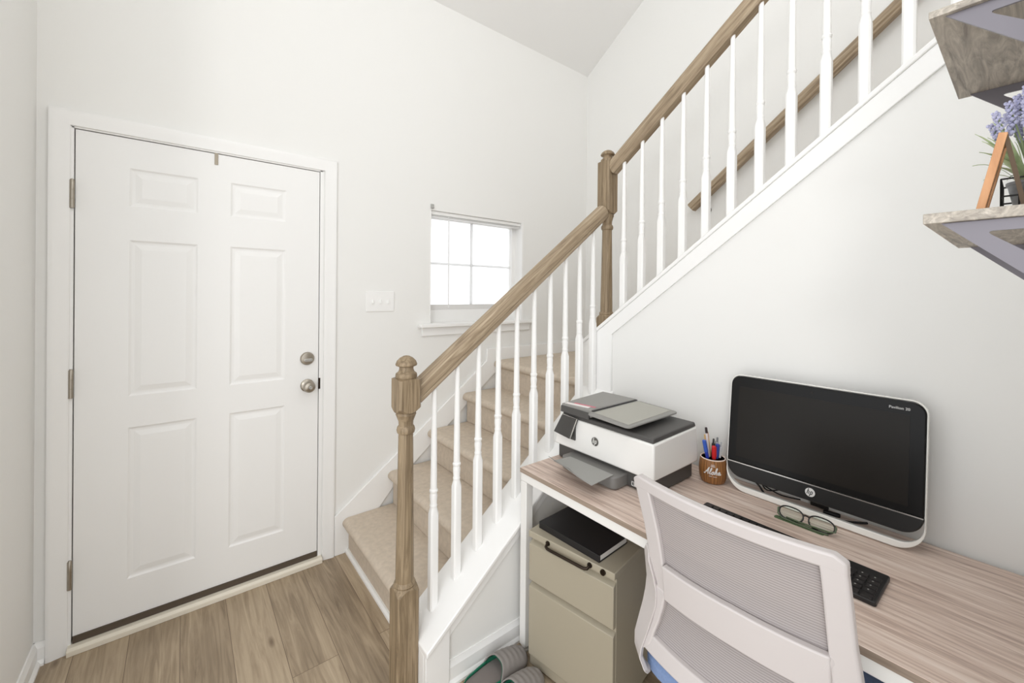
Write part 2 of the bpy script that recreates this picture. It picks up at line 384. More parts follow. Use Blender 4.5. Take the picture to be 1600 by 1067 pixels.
# door casing (trim), jamb, threshold
def casing():
    mb = MB(); o0, o1, z1 = -.409, .655, 2.155; i0, i1, zi = -.350, .590, 2.098
    prof = [(0, 0), (0, .016), (.004, .0185), (.014, .0185), (.022, .0165), (.046, .0125), (.054, .0125), (.059, .010), (.059, 0)]   # (inward, depth)
    def ring(x_of, z_of): return [(x_of(a), YA-d, z_of(a)) for a, d in prof]
    mb.loft([ring(lambda a: o0+a, lambda a: 0), ring(lambda a: o0+a, lambda a: z1-a), ring(lambda a: o1-a, lambda a: z1-a), ring(lambda a: o1-a, lambda a: 0)])
    return mb
struct('trim_6', casing(), M_trim, ang=50)
w = MB().box(DX0-.004, -.341, YA-.003, T, 0, DZ1); w.box(.574, DX1+.004, YA-.003, T, 0, DZ1); w.box(DX0, DX1, YA-.003, T, 2.089, DZ1+.004)
struct('trim_7', w, M_trim, smooth=False)
w = MB().box(-.343, .577, YA+.052, T+.01, .01, 2.092)
struct('trim_8', w, M_dark, smooth=False)     # backing across the whole opening behind the slab, added to block light leaks
struct('threshold', MB().prism([(YA-.034, 0), (YA-.034, .020), (YA-.024, .029), (YA-.002, .030), (YA+.14, .030), (YA+.14, 0)], 'x', -.350, .592), mat('threshold_wood', srgb(232, 224, 208), .5), bevel=.002)
# dark gap line between slab and jamb
struct('trim_9', MB().box(-.3415, .5745, YA+.020, YA+.05, .034, 2.0895), M_dark, smooth=False)

# front door: slab with six moulded panels
def door_slab():
    x0, x1, z0, z1 = -.3375, .5705, .058, 2.0855; yf = YA+.002
    mb = MB(); mb.box(x0, x1, yf+.010, yf+.022, z0, z1)
    px = [(-.178, .053), (.177, .413)]; pz = [(.220, .862), (.996, 1.657), (1.80, 1.961)]
    mb.box(x0, px[0][0], yf, yf+.010, z0, z1); mb.box(px[0][1], px[1][0], yf, yf+.010, z0, z1); mb.box(px[1][1], x1, yf, yf+.010, z0, z1)
    for (a, b) in px:
        zz = [z0]+[v for p in pz for v in p]+[z1]
        for i in range(0, len(zz), 2): mb.box(a, b, yf, yf+.010, zz[i], zz[i+1])
        for (c, d) in pz:
            # sloping sticking and raised field
            def ring(i, y): return [(a+i, y, c+i), (b-i, y, c+i), (b-i, y, d-i), (a+i, y, d-i)]
            mb.loft([ring(0, yf), ring(.007, yf+.0045), ring(.012, yf+.0055), ring(.018, yf+.0055), ring(.040, yf+.001)], cap=False)
            mb.add(ring(.040, yf+.001), [(0, 1, 2, 3)])
    return mb
door = struct('door_1', door_slab(), M_door, smooth=False)
for hz in (.309, 1.069, 1.824):
    mb = MB().lathe([(.0075, hz-.055), (.0075, hz-.0185), (.0068, hz-.018), (.0075, hz-.0175), (.0075, hz+.0175), (.0068, hz+.018), (.0075, hz+.0185), (.0075, hz+.055), (.004, hz+.060)], (-.345, YA-.009, 0), 14)
    mb.box(-.350, -.339, YA-.006, YA-.002, hz-.055, hz+.055)
    build('hinge', mb, M_nickel, door)
mb = MB().lathe([(.033, YA+.003), (.033, YA-.004), (.028, YA-.008), (.013, YA-.011), (.012, YA-.030), (.024, YA-.036), (.029, YA-.045), (.029, YA-.054), (.024, YA-.063), (.012, YA-.067), (.010, YA-.066)], (.517, 0, .952), 28, 'y')
kn = build('door_knob', mb, M_nickel, door)
mb = MB().lathe([(.009, YA-.064), (.009, YA-.071), (.007, YA-.073), (.001, YA-.073)], (.517, 0, .952), 16, 'y')
build('lock_button', mb, M_silver, kn)
mb = MB().lathe([(.034, YA+.003), (.034, YA-.006), (.030, YA-.012), (.022, YA-.014), (.001, YA-.014)], (.516, 0, 1.094), 28, 'y')
db = build('deadbolt', mb, M_nickel, door)
mb = MB().prism(rrect(-.021, .021, -.008, .008, .0075), 'y', YA-.030, YA-.012); mb.xf(Matrix.Translation((.516, 0, 1.088)))
build('thumb_turn', mb, M_silver, db, bevel=.002)
build('strike_plate', MB().box(.5725, .581, YA-.004, YA+.004, .926, .985), M_bronze, door, bevel=.001)
mb = MB().box(.113, .127, YA-.002, YA+.001, 2.035, 2.094); mb.box(.113, .127, YA-.001, YA+.03, 2.0862, 2.0885)
tag(build('door_hook', mb, mat('hook_metal', srgb(168, 158, 142), .5, metal=.3), None, bevel=.0008), 'small flat metal hook strip hanging over the top edge of the white front door', 'hook')

build('door_sweep', MB().box(-.3365, .5695, YA-.004, YA+.018, .031, .0575), mat('sweep_brown', srgb(84, 72, 60), .7), door, smooth=False)
# window: vinyl frame, muntins, glass, sill
YG = YA+.09
w = MB()
for (a, b, c, d) in ((WX0, WX0+.035, WZ0, WZ1), (WX1-.035, WX1, WZ0, WZ1), (WX0+.035, WX1-.035, WZ1-.035, WZ1), (WX0+.035, WX1-.035, WZ0, WZ0+.085)):
    w.box(a, b, YG-.012, YG+.04, c, d)
win = struct('window_1', w, M_trim, bevel=.003)
build('sash_rail', MB().box(WX0+.035, WX1-.035, YG-.004, YG+.03, WZ0+.085, WZ0+.118), mat('sash_vinyl', srgb(226, 224, 222), .4), win, bevel=.002)
w = MB().box((WX0+WX1)/2-.008, (WX0+WX1)/2+.008, YG+.012, YG+.022, WZ0+.118, WZ1-.035); w.box(WX0+.035, (WX0+WX1)/2-.008, YG+.012, YG+.022, 1.635, 1.650); w.box((WX0+WX1)/2+.008, WX1-.035, YG+.012, YG+.022, 1.635, 1.650)
build('muntin', w, M_vinyl, win, smooth=False)
build('pane', MB().box(WX0+.03, WX1-.03, YG+.016, YG+.019, WZ0+.11, WZ1-.03), M_glass, win, smooth=False)
w = MB().box(1.145, 2.08, YA-.045, YA, WZ0-.022, WZ0); w.box(WX0, WX1, YA, YG+.03, WZ0-.022, WZ0+.003)
struct('trim_10', w, M_trim, bevel=.004)
w = MB().box(1.17, 2.055, YA-.016, YA, WZ0-.075, WZ0-.022)
struct('trim_11', w, M_trim, bevel=.003)
# thin white reveal casing edge of the window (jamb returns)
w = MB().box(WX0-.001, WX0+.004, YA-.003, YG-.012, WZ0, WZ1); w.box(WX1-.004, WX1+.010, YA-.006, YG-.012, WZ0, WZ1)
struct('trim_12', w, M_trim, smooth=False)
bl = thing('window_blind', 'raised white blind with a headrail and thin wand inside the small window', 'blind', ((WX0+WX1)/2, YA+.03, WZ1-.04))
build('headrail', MB().box(WX0+.004, WX1-.004, YA+.012, YA+.05, WZ1-.024, WZ1-.0003), M_trim, bl, world=True, bevel=.003)
w = MB()
for k in range(3): w.box(WX0+.008, WX1-.008, YA+.010, YA+.052, WZ1-.0275-.0042*k-.0022, WZ1-.0275-.0042*k)
build('slat_stack', w, M_trim, bl, world=True, smooth=False)
build('wand', MB().tube([(1.362, YA+.006, WZ1-.03), (1.364, YA+.004, WZ0+.10)], .0042, 8), M_vinyl, bl, world=True)
mb = MB().box(1.226, 1.245, YA-.012, YA, WZ1+.008, WZ1+.036); mb.box(1.226, 1.243, YA-.02, YA-.012, WZ1+.010, WZ1+.016)
tag(build('blind_bracket', mb, mat('bracket_grey', srgb(176, 174, 170), .5), None, bevel=.001), 'tiny grey metal bracket on the wall at the upper left corner of the window', 'bracket')

# light switch
sw = thing('light_switch', 'white three-gang light switch plate on the wall between door and window', 'light switch', (.905, YA, 1.393))
build('cover_plate', MB().prism(rrect(.822, .989, 1.334, 1.452, .006), 'y', YA-.006, YA), M_trim, sw, world=True, bevel=.002)
for k in range(3):
    cx_ = .859+.0465*k
    mb = MB().hexa([(cx_-.005, YA-.005, 1.381), (cx_+.005, YA-.005, 1.381), (cx_+.005, YA-.005, 1.405), (cx_-.005, YA-.005, 1.405),
                    (cx_-.004, YA-.018, 1.381), (cx_+.004, YA-.018, 1.381), (cx_+.004, YA-.010, 1.403), (cx_-.004, YA-.010, 1.403)])
    build('toggle', mb, M_trim, sw, world=True, bevel=.001)

# ================================================================ STAIRS
RISE, RUN, R1 = .195, .256, .730
stairs = thing('staircase', 'beige carpeted staircase climbing along the wall beside the front door', 'stairs', (R1, 1.95, 0))
def step_profile(xr, z0, z1, xend):
    pts = [(xr, z0), (xr, z1-.055)]
    for k in range(0, 9):
        a = math.radians(-90-180*k/8*1.0)
        pts.append((xr-.004+.026*math.cos(a)*1.15, z1-.026+.026*math.sin(a)))
    pts += [(xend, z1), (xend, z0)]
    return pts
for k in range(4):
    xr = R1+RUN*k
    mb = MB().prism(step_profile(xr, RISE*k if k else 0, RISE*(k+1), xr+RUN+.02), 'y', 1.513, YA-.018)
    build('carpeted_step', mb, M_carpet, stairs, world=True, bevel=.004)
xr = R1+RUN*4
mb = MB().prism(step_profile(xr, RISE*4-.02, RISE*5, XC-.018), 'y', 1.513, YA-.018)
build('carpeted_landing', mb, M_carpet, stairs, world=True, bevel=.004)
for k in range(13):      # upper flight climbs back towards the room behind the wall
    yr = 1.49-RUN*k
    prof = [(1.0*yr-(p[0]-0), p[1]) for p in step_profile(0, RISE*(5+k)-(.02 if k else 0), RISE*(6+k), RUN+.02)]
    build('carpeted_step', MB().prism(prof, 'x', 1.872, XC-.018), M_carpet, stairs, world=True)
# wall skirt and landing base
w = MB().prism([(.657, 0), (.657, .215), (1.66, .975), (1.665, 1.06), (XC, 1.06), (XC, .90), (1.75, .90), (1.0, .3), (.74, 0)], 'y', YA-.017, YA-.0005)
build('wall_skirt', w, M_trim, stairs, world=True, bevel=.003)
w = MB().box(XC-.017, XC, 1.49, YA-.017, .93, 1.06)
w.prism([(1.49, 1.06), (1.49, .93), (-1.6, .93+SL*3.09), (-1.6, 1.15+SL*3.09), (1.40, 1.15)], 'x', XC-.017, XC)
build('wall_skirt', w, M_trim, stairs, world=True, bevel=.003)
struct('trim_13', MB().prism([(R1-.016, 0), (R1-.016, .012), (R1-.008, .022), (R1+.001, .022), (R1+.001, 0)], 'y', 1.513, YA-.018), M_trim)

# ---------------------------------------------------------------- railings
def newel(root, cx, cy, z0, zs, w=.083):
    """zs: base block top, shaft bottom, shaft top, block bottom, block top, finial top"""
    zb, s0, s1, b0, b1, ft = zs; h = w/2
    def sq(r, z, ch=0): return [(cx-r, cy-r, z), (cx+r, cy-r, z), (cx+r, cy+r, z), (cx-r, cy+r, z)]
    n = 32
    def circ(r, z): return [(cx+r*math.cos(2*math.pi*(k+.5)/n-math.pi*.75), cy+r*math.sin(2*math.pi*(k+.5)/n-math.pi*.75), z) for k in range(n)]
    def sqn(r, z):
        out = []
        for k in range(n):
            a = 2*math.pi*(k+.5)/n-math.pi*.75; c, s_ = math.cos(a), math.sin(a); m = r/max(abs(c), abs(s_)); out.append((cx+c*m, cy+s_*m, z))
        return out
    def lamb(r, rc, z, zc):     # square whose corners drop: chamfer like the turned pommel
        out = []
        for k in range(n):
            a = 2*math.pi*(k+.5)/n-math.pi*.75; c, s_ = math.cos(a), math.sin(a); m = min(r/max(abs(c), abs(s_)), rc)
            d = max(0, r/max(abs(c), abs(s_))-r)
            out.append((cx+c*m, cy+s_*m, z+(zc-z)*min(1, d/(r*.414))))
        return out
    mb = MB().loft([sqn(h, z0), lamb(h, 9, zb, zb-.022), circ(h*.88, zb+.003)])
    mb.lathe([(h*.88, zb+.002), (h*.95, zb+.008), (h*.86, zb+.016), (h*.78, zb+.020), (h*.79, s0)]+
             [(h*(.79-.16*t/8), s0+(s1-s0)*t/8) for t in range(1, 9)]+
             [(h*.74, s1+.004), (h*.80, s1+.014), (h*.74, s1+.024), (h*.62, s1+.03), (h*.64, s1+.045), (h*.80, b0-.018), (h*.88, b0-.010), (h*.85, b0-.004), (h*.70, b0+.004)], (cx, cy, 0), 32)
    mb.loft([circ(h*.86, b0-.002), lamb(h, 9, b0, b0+.022), lamb(h, 9, b1, b1-.004), circ(h*.8, b1)])
    nw = build('newel_post', mb, M_railv, root, world=True, ang=28)
    f = ft-b1
    mb = MB().lathe([(h*.86, b1-.001), (h*.93, b1+f*.08), (h*.90, b1+f*.2), (h*.70, b1+f*.28), (h*.60, b1+f*.4), (h*.62, b1+f*.50), (h*.90, b1+f*.56), (h*.93, b1+f*.62), (h*.82, b1+f*.76), (h*.55, b1+f*.90), (h*.25, b1+f*.98), (.001, ft)], (cx, cy, 0), 32)
    build('finial', mb, M_railv, nw, world=True)
    return nw
def baluster_mb(z1, zsq, w=.033):
    """local: base at z=0"""
    h = w/2; mb = MB(); n = 16
    def ang(k): return 2*math.pi*(k+.5)/n-math.pi*.75
    def sqn(r, z): 
        o = []
        for k in range(n):
            c, s_ = math.cos(ang(k)), math.sin(ang(k)); m = r/max(abs(c), abs(s_)); o.append((c*m, s_*m, z))
        return o
    def circ(r, z): return [(r*math.cos(ang(k)), r*math.sin(ang(k)), z) for k in range(n)]
    q = zsq
    rings = [sqn(h, 0), sqn(h, q), circ(h*.86, q+.022), circ(.0135, q+.027), circ(.0150, q+.033), circ(.0128, q+.040), circ(.0145, q+.060), circ(.0150, q+.070), circ(.0130, q+.080), circ(.0160, q+.086), circ(.0160, q+.092), circ(.0132, q+.096)]
    for t in range(1, 7): rings.append(circ(.0132-.004*t/6, q+.096+(z1-q-.096)*t/6))
    return mb.loft(rings)
RPROF = [(-.020, -.036), (.020, -.036), (.026, -.030), (.026, -.018), (.033, -.010), (.034, .006), (.031, .022), (.020, .033), (0, .037), (-.020, .033), (-.031, .022), (-.034, .006), (-.033, -.010), (-.026, -.018), (-.026, -.030)]
NX, NY = .637, 1.413            # lower newel
UX, UY = 1.785, 1.428           # upper newel
low = thing('stair_railing', 'lower stair railing with brown oak newel and handrail and ten white balusters', 'railing', (NX, NY, 0))
newel(low, NX, NY, 0, (.385, .415, .936, 1.016, 1.137, 1.218))
botL = lambda x: 1.086+SL*(x-.755)
rc = .045                                 # vertical half height of the rail
build('handrail', MB().sweep(RPROF, (NX+.035, 1.425, botL(NX+.035)+rc), (UX-.042, 1.425, botL(UX-.042)+rc)), M_rail, low, world=True, ang=30)
bal0 = None
for k in range(10):
    x = .758+.1015*k
    o = build('baluster', baluster_mb(botL(x)+.02-(capL(x)-.010), .365), M_trim, low, ang=30) if bal0 is None else bal0.copy()
    if bal0 is None: bal0 = o
    else: COL.objects.link(o); o.parent = low
    o.location = Vector((x, 1.425, capL(x)-.010))-low.location
uprt = thing('stair_railing', 'upper stair railing climbing above the desk wall from the tall newel', 'railing', (UX, UY, 1.25))
newel(uprt, UX, UY, capU(UY)-.03, (1.335, 1.37, 1.79, 1.876, 2.155, 2.221), w=.081)
botU = lambda y: 2.137+.735*(1.304-y)
build('handrail', MB().sweep(RPROF, (UX, UY-.03, botU(UY-.03)+rc), (UX, -1.5, botU(-1.5)+rc), side=(1, 0, 0)), M_raily, uprt, world=True, ang=30)
bal1 = None
for k in range(16):
    y = 1.320-.1072*k
    o = build('baluster', baluster_mb(botU(1.32)+.02-(capU(1.32)-.010), .305), M_trim, uprt, ang=30) if bal1 is None else bal1.copy()
    if bal1 is None: bal1 = o
    else: COL.objects.link(o); o.parent = uprt
    o.location = Vector((UX, y, capU(y)-.010))-uprt.location
# wall-mounted handrail on the far wall
hr = thing('wall_handrail', 'brown oak handrail fixed to the far wall behind the upper balusters', 'handrail', (XC-.06, 1.41, 2.0))
hz = lambda y: 2.025+.79*(1.411-y)
build('rail', MB().sweep([(a*.85, b*.85) for a, b in RPROF], (XC-.06, 1.411, hz(1.411)), (XC-.06, -1.3, hz(-1.3)), side=(1, 0, 0)), M_raily, hr, world=True, ang=30)
for y in (1.33, -.6):
    z = hz(y)-.035
    mb = MB().tube([(XC-.002, y, z-.05), (XC-.035, y, z-.045), (XC-.058, y, z-.02), (XC-.06, y, z+.012)], .007, 10)
    mb.lathe([(.024, -.006), (.024, 0), (.01, 0)], (XC-.001, y, z-.05), 16, 'x')
    build('bracket', mb, M_bronze, hr, world=True)

# ================================================================ DESK
ZD = .737
desk = thing('desk', 'long desk with greyish brown wood grain top on a white metal frame', 'desk', (1.38, .62, 0))
build('desktop', MB().box(1.083, 1.683, -.055, 1.297, ZD-.018, ZD), M_desk, desk, world=True, bevel=.0015)
build('edge_band', MB().box(1.0822, 1.0836, -.055, 1.2975, ZD-.0178, ZD-.0012), wood('edge_laminate', srgb(128, 112, 98), srgb(152, 135, 120), srgb(172, 154, 138), scale=(38, 2.2, 38), rough=.5, bump=.03), desk, world=True, smooth=False)
w = MB()
lx0, lx1 = 1.086, 1.126
w.box(lx0, lx1-.012, -.045, 1.296, ZD-.052, ZD-.018); w.box(1.635, 1.665, -.045, 1.296, ZD-.052, ZD-.018)
w.box(lx1-.012, 1.635, 1.266, 1.296, ZD-.052, ZD-.018); w.box(lx1-.012, 1.635, -.045, -.015, ZD-.052, ZD-.018)
build('frame', w, M_white_metal, desk, world=True, bevel=.002)
for (x, y) in ((lx0, 1.261), (1.629, 1.261), (lx0, -.045), (1.629, -.045)):
    lg = build('leg', MB().box(x, x+.035, y, y+.035, .018, ZD-.053), M_white_metal, desk, world=True, bevel=.002)
    build('foot', MB().lathe([(.006, .0), (.016, .0), (.016, .007), (.006, .010), (.005, .02)], (x+.015-desk.location.x, y+.015-desk.location.y, 0), 14), mat('foot_plastic', srgb(205, 202, 196), .4) if 'foot_plastic' not in bpy.data.materials else bpy.data.materials['foot_plastic'], lg)

# ---------------------------------------------------------------- filing cabinet (turned about 9 degrees)
CA = math.radians(9.0)
cab = thing('filing_cabinet', 'beige metal pedestal filing cabinet under the desk with a dark bar handle', 'filing cabinet', (1.128, .847, 0), CA)
CW, CD, CH = .369, .50, .530      # local: front at x=0, runs +y to the left, depth +x
build('body', MB().box(.002, CD, .003, CW-.003, .02, CH-.024), M_cab, cab, bevel=.002)
build('top', MB().box(-.016, CD, 0, CW, CH-.024, CH), M_cab, cab, bevel=.003)
def dfront(z0, z1): return MB().hexa([(-.016, .004, z0), (.003, .004, z0), (.003, CW-.004, z0), (-.016, CW-.004, z0), (-.016, .004, z1-.010), (.003, .004, z1), (.003, CW-.004, z1), (-.016, CW-.004, z1-.010)])
build('drawer', dfront(.342, .492), M_cab, cab, bevel=.002)
build('drawer', dfront(.055, .328), M_cab, cab, bevel=.002)
build('plinth', MB().box(-.006, .01, .004, CW-.004, .012, .048), M_cab, cab, bevel=.002)
build('lock', MB().lathe([(.0095, -.0225), (.0095, -.010), (.008, -.0225)], (0, .042, CH-.012), 18, 'x'), M_bronze, cab)
hl = MB().tube([(-.014, .274, CH-.012), (-.024, .274, CH-.014), (-.032, .272, CH-.018), (-.035, .264, CH-.020), (-.036, .250, CH-.020), (-.036, .118, CH-.020), (-.035, .104, CH-.020), (-.032, .096, CH-.018), (-.024, .094, CH-.014), (-.014, .094, CH-.012)], .0055, 12)
for yy in (.274, .094): hl.lathe([(.009, -.020), (.009, -.013)], (0, yy, CH-.012), 14, 'x')
build('handle', hl, M_bronze, cab)
for (x, y) in ((.05, .05), (.05, CW-.05), (CD-.06, .05), (CD-.06, CW-.05)):
    build('glide', MB().lathe([(.015, 0), (.015, .021)], (x, y, 0), 12), M_black, cab)
# notebook lying on the cabinet
nb = thing('notebook', 'black hardcover notebook lying on the beige filing cabinet', 'notebook', (1.118, .912, CH+.0004), math.radians(3.5))
build('cover', MB().box(0, .172, 0, .285, 0, .0028).box(0, .172, 0, .285, .0222, .025).box(-.003, .004, 0, .285, 0, .025), M_blackbook, nb, bevel=.0012)
build('pages', MB().box(.004, .168, .003, .282, .0028, .0222), M_paper, nb, smooth=False)

# ================================================================ PRINTER
pr = thing('printer', 'white and charcoal all-in-one printer with a document feeder on the desk', 'printer', (1.42, 1.05, ZD))
B = lambda n, mb, m, p=pr, **k: build(n, mb, m, p, world=True, **k)
base = B('base', MB().prism(rrect(1.290, 1.565, .822, 1.288, .012), 'z', ZD+.004, ZD+.066).prism(rrect(1.288, 1.30, .84, .905, .004), 'z', ZD+.006, ZD+.066), M_printer_dark, bevel=.003)
B('white_shell', MB().hexa([(1.272, .806, .800), (1.575, .806, .800), (1.575, 1.293, .800), (1.272, 1.293, .800), (1.277, .811, .926), (1.573, .811, .933), (1.573, 1.285, .933), (1.277, 1.262, .926)]), M_printer_white, bevel=.007, segs=3)
lid = B('scanner_lid', MB().hexa([(1.281, .815, .927), (1.573, .815, .934), (1.573, 1.27, .934), (1.281, 1.255, .927), (1.285, .819, .944), (1.571, .819, .950), (1.571, 1.268, .950), (1.285, 1.252, .944)]), M_printer_dark, bevel=.004)
adf = B('document_feeder', MB().hexa([(1.279, 1.095, .950), (1.570, 1.095, .952), (1.570, 1.272, .952), (1.279, 1.255, .946), (1.279, 1.092, .986), (1.572, 1.086, .986), (1.572, 1.274, .984), (1.275, 1.256, .978)]), M_printer_mid, bevel=.005)
B('feeder_front', MB().hexa([(1.270, 1.10, .944), (1.28, 1.10, .944), (1.28, 1.256, .944), (1.270, 1.256, .944), (1.272, 1.10, .970), (1.28, 1.10, .970), (1.28, 1.256, .970), (1.272, 1.256, .970)]), M_printer_dark, bevel=.002)
# sloping input tray beside the feeder, with a dark slot at its foot
tp = rrect(.888, 1.085, 1.240, 1.573, .02)
tz = lambda y, d=0: .984-.006*(1.085-y)/.2-d
def slab(poly, z0, z1): 
    n = len(poly); return MB().add([(x, y, z0(y)) for y, x in poly]+[(x, y, z1(y)) for y, x in poly], [list(range(n))[::-1], list(range(n, 2*n))]+[(i, (i+1) % n, n+(i+1) % n, n+i) for i in range(n)])
tray_in = B('input_tray', slab(tp, lambda y: tz(y, .011), lambda y: tz(y, .004)), M_printer_mid, bevel=.002)
build('tray_floor', MB().add([(a-pr.location.x, b-pr.location.y, c-pr.location.z) for a, b, c in [(1.262, .905, tz(.905, .0035)), (1.560, .915, tz(.915, .0035)), (1.560, 1.07, tz(1.07, .0035)), (1.272, 1.07, tz(1.07, .0035))]], [(0, 1, 2, 3)]), M_printer_light, tray_in, smooth=False, solid=.0008)
B('slot', MB().box(1.276, 1.570, 1.080, 1.089, .9795, .9835), M_black, bevel=.001)
B('tray_bracket', MB().hexa([(1.30, 1.0, .950), (1.56, 1.0, .952), (1.56, 1.09, .952), (1.30, 1.09, .950), (1.29, .95, .971), (1.56, .95, .971), (1.56, 1.09, .973), (1.29, 1.09, .973)]), M_printer_dark, bevel=.002)
# sticker
def adf_z(x, y):
    t = (y-1.092)/.164; u = (x-1.277)/.295; return (.986-.008*t)*(1-u)+(.986-.002*t)*u+.0006
def patch(pts): return MB().add([(a, b, adf_z(a, b)) for a, b in pts], [(0, 1, 2, 3)])
st = B('sticker', patch([(1.285, 1.115), (1.306, 1.120), (1.304, 1.246), (1.283, 1.243)]), mat('label_white', srgb(238, 232, 230), .6), smooth=False, solid=.0008)
B('sticker_band', patch([(1.307, 1.100), (1.322, 1.104), (1.320, 1.215), (1.305, 1.215)]), mat('label_pink', srgb(206, 120, 134), .6), st, smooth=False, solid=.0008)
# touch panel
sc_ = [(1.2635, 1.158, .933), (1.2635, 1.240, .936), (1.244, 1.270, .860), (1.244, 1.180, .852)]
dn = Vector((.010, -.002, -.003))
tpn = B('touch_panel', MB().add([tuple(Vector(p)+dn) for p in sc_]+sc_, [(3, 2, 1, 0), (4, 5, 6, 7), (0, 1, 5, 4), (1, 2, 6, 5), (2, 3, 7, 6), (3, 0, 4, 7)]), M_screen_small, bevel=.0015)
B('panel_edge', MB().tube([(1.2655, 1.240, .9375), (1.2655, 1.157, .9345), (1.248, 1.178, .853), (1.2485, 1.190, .852)], .0022, 8), M_silver)
B('panel_recess', MB().box(1.268, 1.2745, 1.170, 1.200, .842, .92), M_printer_dark, bevel=.001)
# round logo with slanted letters on the front face
def logo(parent, c, ax_u, ax_v, nrm, r, m_disc, m_let):
    c, U, V, N = Vector(c), Vector(ax_u).normalized(), Vector(ax_v).normalized(), Vector(nrm).normalized()
    P = lambda a, b, d=0: tuple(c+U*a*r+V*b*r+N*d-wpos(parent))
    n = 28; mb = MB().add([P(math.cos(2*math.pi*k/n), math.sin(2*math.pi*k/n), .0) for k in range(n)]+[P(math.cos(2*math.pi*k/n), math.sin(2*math.pi*k/n), .0012) for k in range(n)],
        [list(range(n))[::-1], list(range(n, 2*n))]+[(i, (i+1) % n, n+(i+1) % n, n+i) for i in range(n)])
    d_ = build('logo', mb, m_disc, parent, smooth=False)
    mb = MB()
    def stroke(pts, w=.075):
        for (a, b), (e, f) in zip(pts[:-1], pts[1:]):
            du, dv = e-a, f-b; l = math.hypot(du, dv) or 1; nu, nv = -dv/l*w, du/l*w
            mb.add([P(a+nu, b+nv, .0016), P(a-nu, b-nv, .0016), P(e-nu, f-nv, .0016), P(e+nu, f+nv, .0016)], [(0, 1, 2, 3)])
    stroke([(-.28, .86), (-.62, -.42)]); stroke([(-.47, .24), (-.22, .30), (-.14, .2), (-.30, -.42)])           # h
    stroke([(.22, .28), (-.12, -.90)]); stroke([(.20, .26), (.46, .28), (.52, .16), (.40, -.28), (.28, -.40), (.04, -.40)])   # p
    lt = build('letters', mb, m_let, d_, smooth=False, solid=.0003)
    return d_
logo(pr, (1.2735, 1.068, .866), (0, -1, 0), (0, 0, 1), (-1, 0, 0), .017, M_logo_grey, M_printer_white)
# output tray and its flap
B('output_tray', MB().prism(rrect(1.215, 1.32, .928, 1.200, .022), 'z', ZD+.004, ZD+.048), mat('tray_dark_grey', srgb(122, 120, 117), .5), bevel=.004)
fl = [(1.232, 1.160), (1.232, .946), (1.105, .940), (1.118, 1.02), (1.140, 1.08), (1.150, 1.172)]
M_flap = mat('flap_grey', srgb(158, 157, 153), .5)
B('tray_flap', MB().prism(fl, 'z', .7865, .789), M_flap, bevel=.0006)
def lip_pt(t, h):
    p = [(1.110, .985, .7892), (1.122, 1.03, .7892), (1.142, 1.085, .7892), (1.152, 1.174, .7892)]
    q = [(1.108, .985, .7900), (1.116, 1.035, .793), (1.127, 1.10, .798), (1.136, 1.186, .804)]
    k = t*3; i = min(int(k), 2); f = k-i; L = lambda a: Vector(a[i])*(1-f)+Vector(a[i+1])*f
    return tuple(L(p)*(1-h)+L(q)*h)
B('flap_lip', MB().grid(lip_pt, 13, 4), M_printer_mid, solid=.0015)
B('badge', MB().box(1.2865, 1.2885, .893, .895, .750, .765).box(1.2865, 1.2885, .905, .907, .750, .765).box(1.2865, 1.2885, .895, .905, .763, .765).box(1.2865, 1.2885, .895, .905, .750, .752).box(1.2865, 1.2885, .896, .899, .756, .759), M_logo_white, smooth=False)
pc_cord = tag(build('printer_lead', MB().tube([(1.600, 1.262, ZD+.004), (1.635, 1.255, ZD+.03), (1.672, 1.29, ZD+.10)], .003, 8), mat('grey_lead', srgb(150, 148, 146), .5)), 'grey lead rising behind the printer against the wall', 'cord')

# ================================================================ COMPUTER
pc = thing('computer', 'black all-in-one desktop computer with a white base loop on the desk', 'computer', (1.60, .44, ZD))
PC = lambda n, mb, m, p=pc, **k: build(n, mb, m, p, world=True, **k)
TL_ = math.radians(6)          # leans back
def lean(mb): 
    O = Vector((1.583, .44, ZD+.03)); return mb.xf(Matrix.Translation(O) @ Matrix.Rotation(TL_, 4, 'Y') @ Matrix.Translation(-O))
X0 = 1.583
Y0, Y1 = .180, .700
# panel: screen bezel above, speaker bar below with a curved lower edge
zt, zl = 1.150, .842
PC('bezel', lean(MB().prism(rrect(Y0, Y1, zl, zt, [.032, .032, 0, 0]), 'x', X0-.006, X0+.022)), M_black_gloss, bevel=.003)
PC('screen', lean(MB().box(X0-.0068, X0-.005, .213, .672, .862, 1.112)), M_screen, smooth=False)
PC('speaker_bar', lean(MB().prism(rrect(Y0, Y1, .788, zl-.004, [0, 0, .05, .05], 10), 'x', X0-.008, X0+.018)), M_black_satin, bevel=.003)
PC('silver_line', lean(MB().box(X0-.0085, X0+.01, Y0+.001, Y1-.001, zl-.004, zl-.0005)), M_silver, smooth=False)
PC('rear_housing', lean(MB().hexa([(X0+.018, Y0+.02, .80), (X0+.05, Y0+.10, .83), (X0+.05, Y1-.10, .83), (X0+.018, Y1-.02, .80), (X0+.018, Y0+.02, 1.13), (X0+.045, Y0+.1, 1.08), (X0+.045, Y1-.1, 1.08), (X0+.018, Y1-.02, 1.13)])), M_black, bevel=.004)
PC('camera_lens', lean(MB().lathe([(.004, X0-.0075), (.004, X0-.005)], (0, .447, 1.131), 14, 'x')), M_screen, smooth=False)
PC('rear_stand', MB().hexa([(1.672, .415, ZD+.0005), (1.684, .415, ZD+.0005), (1.684, .465, ZD+.0005), (1.672, .465, ZD+.0005), (1.640, .415, .90), (1.652, .415, .90), (1.652, .465, .90), (1.640, .465, .90)]), M_black, bevel=.002)
